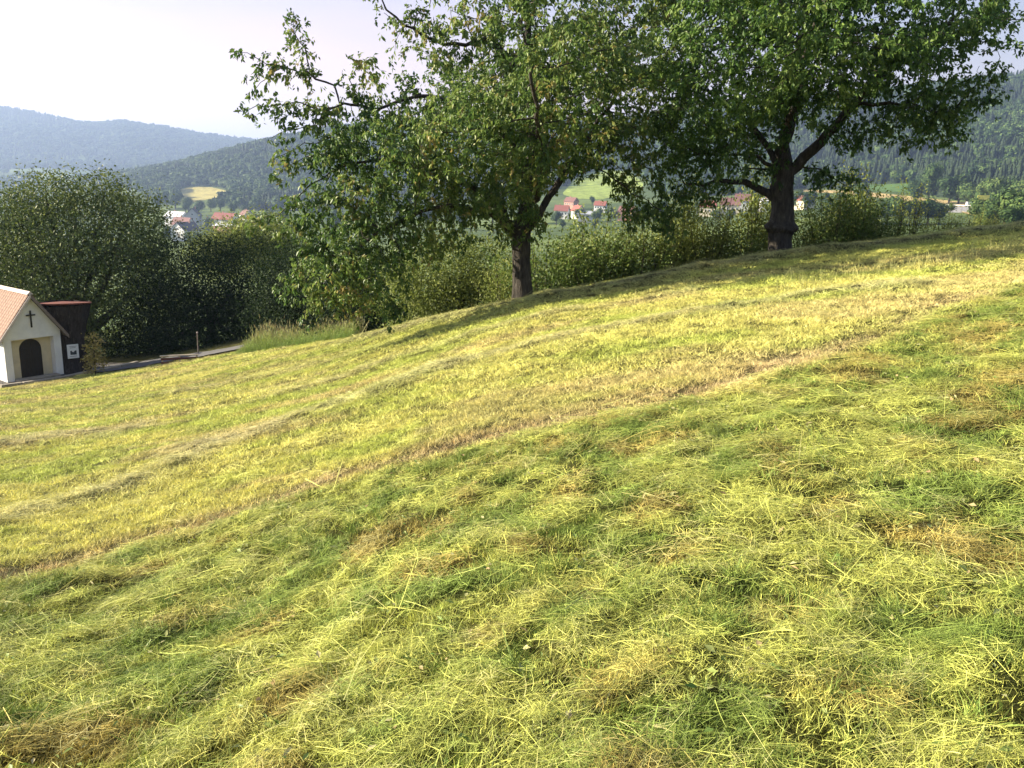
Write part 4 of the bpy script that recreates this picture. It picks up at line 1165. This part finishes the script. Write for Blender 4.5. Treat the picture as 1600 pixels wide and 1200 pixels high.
ra = [b.bm.verts.new((math.cos(t) * .98, math.sin(t) * .98, 2.68 + .11 * math.cos(t + R_(62)))) for t in a[::2]]
rb = [b.bm.verts.new((v_.co.x * 1.02, v_.co.y * 1.02, v_.co.z + .055)) for v_ in ra]
tp = b.bm.verts.new((0, 0, 2.80)); bt = b.bm.verts.new((0, 0, 2.74)); m_ = len(ra)
for k in range(m_):
    b.bm.faces.new([ra[k], ra[(k + 1) % m_], rb[(k + 1) % m_], rb[k]]); b.bm.faces.new([rb[k], rb[(k + 1) % m_], tp]); b.bm.faces.new([ra[(k + 1) % m_], ra[k], bt])
b.build('red_roof', M_RED, stump)
M_FIG = mat_plain('carved figure wood', (0.030, 0.02, 0.016), .7, 10, .3)
b = MB(); fd = Vector((math.cos(-R_(60)), math.sin(-R_(60)), 0)) * .66
b.tube([fd + Vector((0, 0, 1.55)), fd + Vector((0, 0, 1.75)), fd + Vector((0, 0, 1.82)), fd + Vector((0, 0, 1.86)), fd + Vector((0, 0, 1.95))], [.08, .075, .035, .05, .02], 10); b.build('carved_figure', M_FIG, stump)
# notice on the trunk
M_PAPER = mat_plain('white notice board', (0.72, 0.72, 0.70), .7, 4, .05)
M_PRINT = mat_plain('dark print', (0.05, 0.055, 0.06), .7, 4, .2)
nd = R_(-47); npos = Vector(sp) + Vector((math.cos(nd) * .80, math.sin(nd) * .80, .98))
notice = empty('notice_board', npos, nd + math.pi / 2); tag(notice, 'white paper notice with a dark picture fixed to the hollow stump', 'notice')
b = MB(); b.box((0, 0, 0), (.40, .02, .54), bev=.004); b.build('board', M_PAPER, notice)
b = MB(); b.prism([(-.10, -.014, -.13), (.12, -.014, -.13), (.12, -.014, .03), (.05, -.014, .02), (.03, -.014, -.03), (-.03, -.014, -.02), (-.05, -.014, .03), (-.10, -.014, .02)], (0, .003, 0)); b.build('picture', M_PRINT, notice)
b = MB()
for z_, w_ in ((.19, .26), (.14, .2), (-.19, .24)): b.box((0, -.0125, z_), (w_, .003, .014))
b.build('text_line', M_PRINT, notice)

# golden shrub by the trunk
GOLD = [(0.0, (0.10, 0.09, 0.02)), (0.6, (0.28, 0.23, 0.06)), (1.0, (0.5, 0.40, 0.14))]  # golden leaves made paler, sunlight put into their colour
M_GOLD = mat_leaf('golden foliage in sunlit tone', GOLD, trans=.3)
gp = at(149, 580, 33.6); gb = empty('golden_shrub', gp); tag(gb, 'small golden-leaved shrub with sunlight painted into its leaves, right of the hollow stump', 'shrub')
lobe_tree('foliage', [((0, 0, .28), (.34, .34, .34)), ((0, 0, .6), (.28, .28, .4)), ((-.12, 0, 1.0), (.24, .24, .4)), ((.1, -.05, 1.25), (.2, .2, .25))], 110, 9, .10, .5, M_GOLD, gb, .7, clump=.07, droop=-.1)
b = MB(); b.tube([(0, 0, -.2), (0, 0, .6), (.05, 0, 1.3)], [.03, .025, .01], 6); b.build('stem', M_BARK2, gb)

# bench with its back to the meadow
M_BENCH = mat_plain('dark red bench wood', (0.11, 0.042, 0.034), .75, 7, .3, .15, stretch=(1, 8, 8))
M_RAIL = mat_plain('bleached rail wood', (0.50, 0.42, 0.33), .7, 7, .2, .15, stretch=(1, 8, 8))
bp0, bp1 = at(252, 575, 31.9), at(310, 563, 31.9)
bl = float(np.linalg.norm((bp1 - bp0)[:2])); bc = (bp0 + bp1) / 2
ba = math.atan2(bp1[1] - bp0[1], bp1[0] - bp0[0]); bt_ = math.asin((bp1[2] - bp0[2]) / np.linalg.norm(bp1 - bp0))
bench = empty('bench', (bc[0], bc[1], min(bp0[2], bp1[2]) - .38), ba)
tag(bench, 'dark red wooden bench with a pale top rail beside the path', 'bench')
for z_ in (.56, .70): 
    b = MB(); b.box((0, 0, z_), (bl, .03, .08), bev=.005); b.build('back_slat', M_BENCH, bench)
b = MB(); b.box((0, .01, .815), (bl + .05, .07, .045), bev=.006); b.build('top_rail', M_RAIL, bench)
for k in range(3):
    b = MB(); b.box((0, .12 + k * .12, .42), (bl, .10, .035), bev=.005); b.build('seat_slat', M_BENCH, bench)
for sx in (-1, 0, 1):
    b = MB(); b.box((sx * (bl / 2 - .05), .03, .40), (.06, .05, .80)); b.box((sx * (bl / 2 - .05), .36, .20), (.06, .05, .40)); b.box((sx * (bl / 2 - .05), .195, .375), (.058, .29, .05)); b.build('leg', M_RAIL, bench)
# dark post right of the bench
pp_ = at(310, 556, 33.6); po_ = empty('post', (pp_[0], pp_[1], float(z_meadow(pp_[0], pp_[1])) - .1)); tag(po_, 'thin dark wooden post with a small pale cap right of the bench', 'post')
b = MB(); b.tube([(0, 0, 0), (0, 0, .95)], .022, 8); b.build('shaft', M_TIMBER, po_); b = MB(); b.box((0, 0, .985), (.06, .06, .05), bev=.01); b.build('cap', M_RAIL, po_)

# ------------------------------------------------------------------ valley: forests, single trees, houses, road
def treeblob(i, conifer=False, n=330, ll=(.09, .17), core=.86, lo=.8):
    if conifer:
        V, Fc = [], []
        tiers = 8; k = 11; c = 0
        for t in range(tiers):
            z0 = .08 + .86 * t / tiers; z1 = z0 + .25 * (1 - .5 * t / tiers); r0 = .25 * (1 - t / tiers) ** .8 + .015
            a = np.linspace(0, 2 * np.pi, k * 2, endpoint=False) + rng.random() * 6
            rr = np.where(np.arange(k * 2) % 2, .62, 1.0) * r0 * rng.uniform(.75, 1.2, k * 2)
            V += list(np.c_[np.cos(a) * rr, np.sin(a) * rr, z0 - rr * .35 + rng.normal(0, .012, k * 2)]) + [(0, 0, min(1, z1))]
            for q in range(k * 2): Fc.append((c + q, c + (q + 1) % (k * 2), c + k * 2))
            c += k * 2 + 1
        V = np.array(V)
        return mesh_np('spruce_%d' % i, V, Fc, {'tint': np.clip(.3 + .3 * V[:, 2] + rng.normal(0, .1, len(V)), 0, 1)})
    lob = [((rng.normal(0, .14), rng.normal(0, .14), rng.uniform(.42, .74)), (rng.uniform(.18, .28),) * 2 + (rng.uniform(.18, .26),)) for _ in range(6)] + [((0, 0, .45), (.30, .30, .36))]
    li = rng.integers(0, 7, n); C = np.array([l[0] for l in lob])[li]; Rr = np.array([l[1] for l in lob])[li]
    q = norm(rng.normal(0, 1, (n, 3)) + [0, 0, .2]); p = C + Rr * q * rng.uniform(lo, 1.08, (n, 1)) + rng.normal(0, .02, (n, 3))
    l = rng.uniform(*ll, n)
    D = norm(np.cross(q, rng.normal(0, 1, (n, 3)))); 
    s = np.cross(D, q); up = q
    v = np.stack([p - D * l[:, None] * .5, p - s * l[:, None] * .4 + up * l[:, None] * .1, p + D * l[:, None] * .5, p + s * l[:, None] * .4 + up * l[:, None] * .1], 1).reshape(-1, 3)
    b = np.arange(n) * 4
    f = np.concatenate([np.c_[b, b + 2, b + 1], np.c_[b, b + 3, b + 2]])
    t = np.repeat(np.clip(rng.normal(.5, .2, n), 0, 1), 4)
    bm = bmesh.new(); 
    for c, r in lob: bmesh.ops.create_icosphere(bm, subdivisions=1, radius=1, matrix=Matrix.Translation(c) @ Matrix.Diagonal((r[0] * core, r[1] * core, r[2] * core, 1)))
    bmesh.ops.triangulate(bm, faces=bm.faces[:])
    bm.verts.index_update()
    iv = np.array([x.co[:] for x in bm.verts]); iv += rng.normal(0, .015, iv.shape)
    if_ = np.array([[x.index for x in fc.verts] for fc in bm.faces]); bm.free()
    return mesh_np('broadleaf_%d' % i, np.r_[v, iv], np.r_[f, if_ + len(v)], {'tint': np.r_[t, np.full(len(iv), .25)]})
FOR = [(0.0, (0.016, 0.037, 0.011)), (0.5, (0.055, 0.101, 0.028)), (1.0, (0.149, 0.201, 0.052))]
M_FOR = mat_leaf('forest leaves', FOR, trans=.15, rough=.7, objrand=.5, spec=.15)
SPR = [(0.0, (0.012, 0.024, 0.012)), (1.0, (0.045, 0.068, 0.030))]
M_SPR = mat_leaf('spruce needles', SPR, trans=.08, rough=.7, objrand=.3, spec=.15)
broad = [treeblob(i) for i in range(6)]; spru = [treeblob(i, True) for i in range(4)]
for m_ in broad: m_.materials.append(M_FOR)
for m_ in spru: m_.materials.append(M_SPR)

def pix(x, y, z):
    q = np.stack([x, y, z - CAM[2]], -1); dep = q @ _f
    return 800 + FPX * (q @ CR) / dep, 600 - FPX * (q @ CU) / dep
def forest(name, d0, d1, a0, a1, spacing, hmean, label, ok, seed_con=0.5, gscale=220.):
    area = (a1 - a0) / 2 * (d1 * d1 - d0 * d0); n = int(area / spacing ** 2)
    a = rng.uniform(a0, a1, n); d = np.sqrt(rng.uniform(d0 * d0, d1 * d1, n))
    x, y = np.sin(a) * d, np.cos(a) * d; z = z_valley(x, y)
    px, py = pix(x, y, z)
    k = ok(px, py, d); 
    for top, bot in FIELDS:
        tx, ty = np.array(top).T; by = np.array(bot)[:, 1]
        inside = (px > tx[0] - 2) & (px < tx[-1] + 2) & (py > np.interp(px, tx, ty) - 1) & (py < np.interp(px, np.array(bot).T[0], by) + 10)
        k &= ~inside
    x, y, z, px, py, d = x[k], y[k], z[k], px[k], py[k], d[k]; n = len(x)
    con = fbm(x / gscale + 5, y / gscale + 3, 3) + rng.normal(0, .09, n) > seed_con + .10 * (px < 700)
    con |= (px > 1240) & (py > 232) & (rng.random(n) < .8) & (d < 1200)
    h = hmean * rng.uniform(.65, 1.25, n) * np.where(con, 1.15, 1.0)
    idx = np.where(con, 6 + rng.integers(0, 4, n), rng.integers(0, 6, n))
    wd = np.where(con, h * rng.uniform(.75, 1.0, n), h * rng.uniform(.85, 1.2, n))
    o = scatter(name, np.c_[x, y, z - h * .06], np.c_[np.zeros(n), np.zeros(n), rng.random(n) * 6.28], np.c_[wd, wd, h], idx, broad + spru, None)
    tag(o, label, 'forest'); print(name, n)
    return o
ang = lambda px: math.atan2(ray(px, 285)[0], ray(px, 285)[1])
foot = np.array([(-300, 400), (150, 300), (200, 292), (240, 318), (285, 322), (300, 318), (400, 330), (500, 330), (800, 306), (890, 290), (990, 290), (1060, 308), (1200, 304), (1260, 296), (1330, 297), (1440, 303), (1480, 312), (1545, 318), (1600, 316), (2000, 310)], float)
def ok_ridge(px, py, d):
    return py < np.interp(px, foot[:, 0], foot[:, 1])
forest('ridge_forest', 640, 1950, ang(170), ang(1900), 9.0, 15, 'mixed forest covering the nearer ridge', lambda px, py, d: ok_ridge(px, py, d) & ((px > 230) | (d > 1250)), .52)
forest('far_forest', 2700, 4450, ang(-250), ang(560), 19.0, 19, 'hazy forest on the far mountain at left', lambda px, py, d: d > 2900, .5, 500.)
forest('valley_woods', 1300, 2700, ang(-200), ang(260), 22.0, 14, 'scattered hazy woods on the valley floor at left', lambda px, py, d: (fbm(px / 40, py / 6, 3) > .5), .6)

# single valley trees that can be told apart
vt_mesh = []
for i in range(5):
    vt_mesh.append(treeblob(10 + i, n=1700, ll=(.035, .075), core=.62, lo=.62)); vt_mesh[-1].materials.append(M_FOR)
tb = MB(); tb.tube([(0, 0, -.05), (0, 0, .2), (0, 0, .45)], [.035, .028, .02], 7); VT_TRUNK = tb.mesh('valley_trunk'); VT_TRUNK.materials.append(M_BARK2)
def vtree(px, py, d, h, wd, label, group, var=None, name='valley_tree', conifer=False):
    p = at(px, py, d); z = float(z_valley(p[0], p[1]))
    o = empty(name, (p[0], p[1], z), rng.random() * 6.28); o.scale = (h * wd, h * wd, h)
    tag(o, label, 'tree', group)
    link('crown', (spru[(var or 0) % 4] if conifer else vt_mesh[(var if var is not None else rng.integers(0, 5)) % 5]), None, o); link('trunk', VT_TRUNK, None, o)
    return o
G = 'trees standing about the valley'
for px, d, h, wd, lb in [
    (1452, 690, 32, .75, 'tall pale poplar-like tree standing out at the foot of the wooded ridge'), (1432, 680, 20, .9, 'round tree left of the tall pale tree under the ridge'),
    (1485, 670, 22, 1.0, 'broad tree right of the tall pale tree under the ridge'), (1512, 640, 19, .95, 'tree above the white van'), (1532, 600, 17, .9, 'bushy tree between van and yellow sign'),
    (1556, 560, 20, .9, 'lit tree right behind the yellow sign'), (1575, 560, 19, .9, 'tree right of the yellow sign tree'), (1596, 560, 20, 1.0, 'tree at the right picture edge above the road'),
    (1345, 700, 20, .9, 'small round tree left of the dark spruce wall'), (1500, 690, 24, .85, 'slim tree behind the broad one under the ridge')]:
    vtree(px, 300, d, h, wd, lb, G)
HL = lambda h, lo, hi: 'low' if h < lo else ('tall' if h > hi else 'middling')
def row_trees(data, py, wd, group, text, lo, hi):
    """one tree per entry, told apart by height, shape and the place in its row"""
    data = sorted(data); n = len(data)
    for k, (px, d, h) in enumerate(data):
        if k == 0: pos = 'leftmost of the row'
        elif k == n - 1: pos = 'rightmost of the row'
        elif k < n / 2: pos = 'number %s from the left' % ORD[k]
        else: pos = 'number %s from the right' % ORD[n - 1 - k]
        vtree(px, py, d, h, wd * rng.uniform(.85, 1.15), '%s %s, %s' % (HL(h, lo, hi), text, pos), group)
ORD = ['one', 'two', 'three', 'four', 'five', 'six', 'seven', 'eight', 'nine', 'ten', 'eleven', 'twelve', 'thirteen']
row_trees([(1300, 420, 11), (1322, 400, 12), (1345, 410, 13), (1366, 390, 13), (1388, 400, 13.5), (1410, 390, 14), (1432, 395, 13), (1452, 400, 12), (1470, 405, 10)], 330, 1.15, 'copse before the pale field', 'tree of the dark copse before the pale field', 12, 13.2)
row_trees([(1535, 300, 10), (1552, 260, 9), (1572, 250, 10), (1592, 245, 11), (1612, 250, 11), (1560, 320, 9), (1545, 240, 6.5), (1585, 215, 6)], 335, 1.2, 'bushy trees below the road at right', 'bushy tree below the valley road at right', 8, 10.5)
row_trees([(1262, 620, 15), (1285, 610, 14), (1310, 600, 13), (1185, 660, 14), (1165, 700, 16), (1130, 690, 14), (1240, 640, 12), (1090, 700, 13), (1075, 650, 11), (1205, 560, 10), (1142, 540, 9), (1120, 560, 8), (1000, 650, 15), (985, 700, 15), (1020, 620, 13), (1035, 660, 14)], 325, 1.1, 'garden trees in the middle of the valley', 'garden tree by the red roofs beside the second cherry', 11, 14)
row_trees([(262, 620, 11), (300, 560, 11), (318, 520, 12), (336, 540, 13), (352, 570, 10), (325, 700, 13), (310, 900, 16), (295, 960, 18), (275, 1000, 20), (262, 1020, 22), (250, 1000, 22), (330, 940, 14), (365, 900, 13), (385, 850, 15), (405, 640, 20), (425, 620, 22), (445, 640, 22), (290, 940, 14), (345, 960, 15), (372, 740, 11), (300, 520, 9), (345, 480, 10), (322, 470, 8)], 340, 1.1, 'trees around the left village', 'green tree around the left village houses', 12, 17)
row_trees([(870, 620, 11), (905, 640, 11), (935, 620, 12), (955, 640, 11), (880, 560, 8), (925, 850, 9), (930, 560, 7)], 330, 1.1, 'trees around the middle houses', 'small tree by the houses between the two cherries', 8.5, 11.5)
row_trees([(470, 600, 22), (520, 640, 22), (570, 620, 22), (620, 650, 22), (670, 640, 22), (720, 600, 22), (770, 650, 22), (820, 640, 18), (500, 800, 22), (600, 820, 22), (700, 820, 22), (780, 800, 20)], 330, 1.15, 'trees behind the drooping cherry', 'valley tree glimpsed through the crown of the drooping cherry', 19, 30)

# houses
def mcol(n_, c, r=.8): return mat_plain(n_, c, r, 1.2, .12)
WHT, YEL, PNK, GRY = mcol('house white', (.75, .74, .72)), mcol('house cream', (.70, .62, .44)), mcol('house salmon', (.48, .26, .19)), mcol('house grey', (.42, .43, .46))
RRED, RBRN, RDK, RLT = mcol('red roof', (.27, .095, .072)), mcol('brown roof', (.20, .10, .085)), mcol('dark roof', (.10, .09, .10)), mcol('pale sheet roof', (.66, .65, .66), .5)
MWIN = mat_plain('window glass', (.06, .07, .09), .15, 1, .1, spec=.6); MFRM = mcol('window frame', (.75, .75, .74)); MDOOR = mcol('house door', (.18, .11, .07))
def house(px, d, w, l, h, rh, yaw, wall, roof, label, name='house', dz=0, storeys=2):
    p = at(px, 330, d); z = float(z_valley(p[0], p[1])) + dz
    o = empty(name, (p[0], p[1], z), yaw); tag(o, label, 'house')
    b = MB(); b.prism([(-w / 2, -l / 2, -3), (w / 2, -l / 2, -3), (w / 2, -l / 2, h), (0, -l / 2, h + rh - .15), (-w / 2, -l / 2, h)], (0, l, 0)); b.build('wall', wall, o)
    b = MB(); ov = .6; e = rh / (w / 2) * ov
    for s in (-1, 1): b.prism([(0, -l / 2 - ov, h + rh), (s * (w / 2 + ov), -l / 2 - ov, h - e), (s * (w / 2 + ov), -l / 2 - ov, h - e + .3), (0, -l / 2 - ov, h + rh + .3)], (0, l + 2 * ov, 0))
    rf = b.build('roof', roof, o)
    b = MB(); b.box((w * .12, l * .18, h + rh + .2), (.8, .8, 1.8)); b.box((w * .12, l * .18, h + rh + 1.15), (1.0, 1.0, .12)); b.build('chimney', PNK, rf)
    wm = MB(); wm.box((0, 0, 0), (1.3, .12, 1.5)); wme = wm.mesh('window'); wme.materials.append(MFRM)
    gm = MB(); gm.box((0, -.05, 0), (1.1, .06, 1.3)); gme = gm.mesh('pane'); gme.materials.append(MWIN)
    def win(x, y, z_, r):
        f = link('window', wme, None, o, (x, y, z_)); f.rotation_euler = (0, 0, r); link('pane', gme, None, f)
    for st in range(storeys):
        zz_ = 1.6 + st * 2.8
        if zz_ + .8 > h + .3: continue
        for x_ in np.linspace(-w * .3, w * .3, 3): win(x_, -l / 2 - .03, zz_, 0)
        for y_ in np.linspace(-l * .36, l * .36, 4):
            win(-w / 2 - .03, y_, zz_, -math.pi / 2); win(w / 2 + .03, y_, zz_, math.pi / 2)
    if rh > 3: win(0, -l / 2 - .03, h + .9, 0)
    b = MB(); b.box((w * .1, -l / 2 - .03, 1.05), (1.1, .12, 2.1)); b.build('door', MDOOR, o)
    return o
# left village
house(276, 780, 11, 17, 5.5, 4, R_(70), WHT, RLT, 'white house with a pale shiny roof at the left end of the left village', dz=2)
house(285, 700, 10, 17, 5, 5, R_(62), WHT, RBRN, 'house with a large brown roof behind the white-gabled one', dz=2)
house(302, 740, 11, 13, 7, 5.5, R_(12), GRY, RDK, 'tall dark-roofed house with a pale steep gable in the left village', dz=4)
house(288, 620, 12, 15, 4.5, 5, R_(-22), WHT, RDK, 'nearest dark-roofed house with a white gable beside the walnut crown', dz=3)
house(322, 760, 6, 9, 3.5, 3, R_(15), WHT, RDK, 'small white shed with a dark roof left of the red-roofed house', dz=1)
house(352, 760, 12, 20, 4.5, 5, R_(72), WHT, RRED, 'white house with a broad red roof in the left village', dz=2)
house(352, 660, 9, 16, 4, 1.2, R_(66), PNK, RLT, 'flat pale-roofed salmon shed below the red-roofed house', dz=4, storeys=1)
house(385, 840, 9, 12, 4, 4, R_(40), WHT, RBRN, 'brown-roofed house at the right end of the left village', dz=1)
# middle
house(878, 700, 8, 11, 4, 4, R_(75), WHT, RRED, 'red-roofed house seen beside the first cherry trunk', dz=3)
house(903, 690, 7, 9, 3.6, 4, R_(30), WHT, RRED, 'house with a steep red roof in the gap between the cherries', dz=3)
house(917, 640, 8, 13, 3, 2, R_(80), GRY, GRY, 'low grey-blue roofed building in the gap between the cherries', dz=3, storeys=1)
house(980, 640, 9, 11, 4, 3.5, R_(60), PNK, RBRN, 'salmon house behind the bushes right of the gap', dz=3)
house(892, 800, 8, 11, 4, 3.5, R_(50), PNK, RBRN, 'brown-roofed salmon house higher up behind the two red roofs in the gap', dz=4)
house(938, 760, 7, 10, 3.6, 3.2, R_(68), WHT, RRED, 'small red-roofed house at the foot of the bright green field', dz=3)
# right of middle
house(1106, 640, 9, 11, 4.5, 4, R_(72), YEL, RRED, 'bright red-roofed house above the bushes left of the second cherry', dz=3)
house(1140, 650, 10, 14, 4.5, 4.5, R_(76), YEL, RBRN, 'long dull-red roofed house near the second cherry', dz=3)
house(1158, 680, 9, 11, 5, 4.5, R_(76), WHT, RBRN, 'right-hand part of the pair of dull-red roofs near the second cherry', dz=4)
house(1200, 640, 9, 12, 5, 1.5, R_(80), WHT, RLT, 'flat white house just left of the second cherry trunk', dz=3)
house(1252, 640, 10, 14, 4.5, 2.8, R_(25), YEL, RRED, 'pale house with a shallow red roof right of the second cherry trunk', dz=2)

# the road on the right with guard rail, van and yellow sign
M_ROAD = mat_plain('road asphalt', (.16, .16, .165), .9, .8, .15)
rp = [at(1470, 325, 560), at(1520, 324, 540), at(1560, 323, 520), at(1600, 322, 500), at(1680, 320, 480)]
rp += [at(1800, 318, 470)]
rp = np.array(rp); 
for q in rp: q[2] = float(z_valley(q[0], q[1])) + 3.0
v = []
for i_, q in enumerate(rp):
    t = rp[min(i_ + 1, len(rp) - 1)] - rp[max(0, i_ - 1)]; t /= np.linalg.norm(t); s = np.array([t[1], -t[0], 0])
    for k, dz in ((-9, -6), (-3.6, 0), (3.6, 0), (9, -6)): v.append(q + s * k + [0, 0, dz])
i = np.arange((len(rp) - 1) * 4).reshape(-1, 4)[:, :-1].ravel()
tag(link('road', mesh_np('road', v, np.c_[i, i + 4, i + 5, i + 1]), M_ROAD), kind='structure')
M_STEEL = mat_plain('galvanised rail', (.6, .6, .6), .45, 2, .1, metal=.3)
gr = empty('guard_rail', rp[2]); tag(gr, 'pale steel guard rail along the valley road at right', 'guard rail')
side = []
for i_, q in enumerate(rp):
    t = rp[min(i_ + 1, len(rp) - 1)] - rp[max(0, i_ - 1)]; t /= np.linalg.norm(t); s = np.array([t[1], -t[0], 0]); side.append(q + s * 3.4)
side = np.array(side) - rp[2]
b = MB()
for a_, c_ in zip(side, side[1:]):
    b.prism([a_ + [0, 0, .5], a_ + [0, 0, .85], a_ + [.05, .06, .85], a_ + [.05, .06, .5]], c_ - a_)
b.build('rail', M_STEEL, gr)
pm = MB(); pm.box((0, 0, .35), (.12, .12, .75)); pme = pm.mesh('rail_post'); pme.materials.append(M_STEEL)
for a_, c_ in zip(side, side[1:]):
    for k in range(8): link('rail_post', pme, None, gr, tuple(a_ + (c_ - a_) * k / 8 + [.1, .1, 0]))
# van
vq = at(1519, 318, 541); vq[2] = float(np.interp(vq[0], rp[:, 0], rp[:, 2])) + .02
van = empty('van', vq, R_(-6)); tag(van, 'white delivery van on the valley road at right', 'van')
VW = mat_plain('white van paint', (.78, .78, .78), .35, 1, .03); VG = mat_plain('van glass', (.03, .035, .04), .1, 1, .1); VT = mat_plain('tyre rubber', (.02, .02, .02), .8, 3, .2)
b = MB(); b.prism([(-3, -1, .45), (2.6, -1, .45), (2.95, -1, .75), (2.9, -1, 1.25), (2.1, -1, 1.5), (1.5, -1, 2.35), (1.2, -1, 2.6), (-2.9, -1, 2.6), (-3, -1, 2.5)], (0, 2, 0)); b.build('body', VW, van)
b = MB(); b.prism([(.9, -1.01, 1.5), (1.95, -1.01, 1.5), (1.5, -1.01, 2.2), (.9, -1.01, 2.2)], (0, .02, 0)); b.prism([(2.08, -.9, 1.55), (1.56, -.9, 2.3), (1.60, -.9, 2.33), (2.13, -.9, 1.58)], (0, 1.8, 0)); b.build('window', VG, van)
for sx in (-2, 1.9):
    for sy in (-.95, .95):
        b = MB(); b.tube([(sx, sy - .12, .36), (sx, sy + .12, .36)], .36, 16); b.build('wheel', VT, van)
# yellow sign
M_YEL = mat_plain('yellow sign', (.72, .66, .13), .6, 2, .05)
yq = at(1541, 325, 520); yq[2] = float(np.interp(yq[0], rp[:, 0], rp[:, 2]))
ys_ = empty('road_sign', yq + [0, 4.4, 0], R_(3)); tag(ys_, 'yellow rectangular sign board beside the valley road', 'road sign')
b = MB(); b.box((0, 0, 4.0), (6.6, .15, 5.4), bev=.03); b.build('board', M_YEL, ys_)
for sx in (-2, 2):
    b = MB(); b.tube([(sx, .2, -3), (sx, .2, 5)], .12, 8); b.build('post', M_STEEL, ys_)

# ------------------------------------------------------------------ haze
m, t, o = newmat('haze air')
pv = N(t, 'ShaderNodeVolumePrincipled')
pv.inputs['Color'].default_value = (0.48, 0.64, 1.0, 1)
pv.inputs['Density'].default_value = HAZE
pv.inputs['Anisotropy'].default_value = 0.35
t.links.new(pv.outputs[0], o.inputs['Volume'])
b = MB(); b.box((0, 0, 147), (12800 * 2, 12800 * 2, 520)); hz = b.build('haze', m)
tag(hz, 'pale summer evening haze filling the valley', 'haze', kind='stuff')
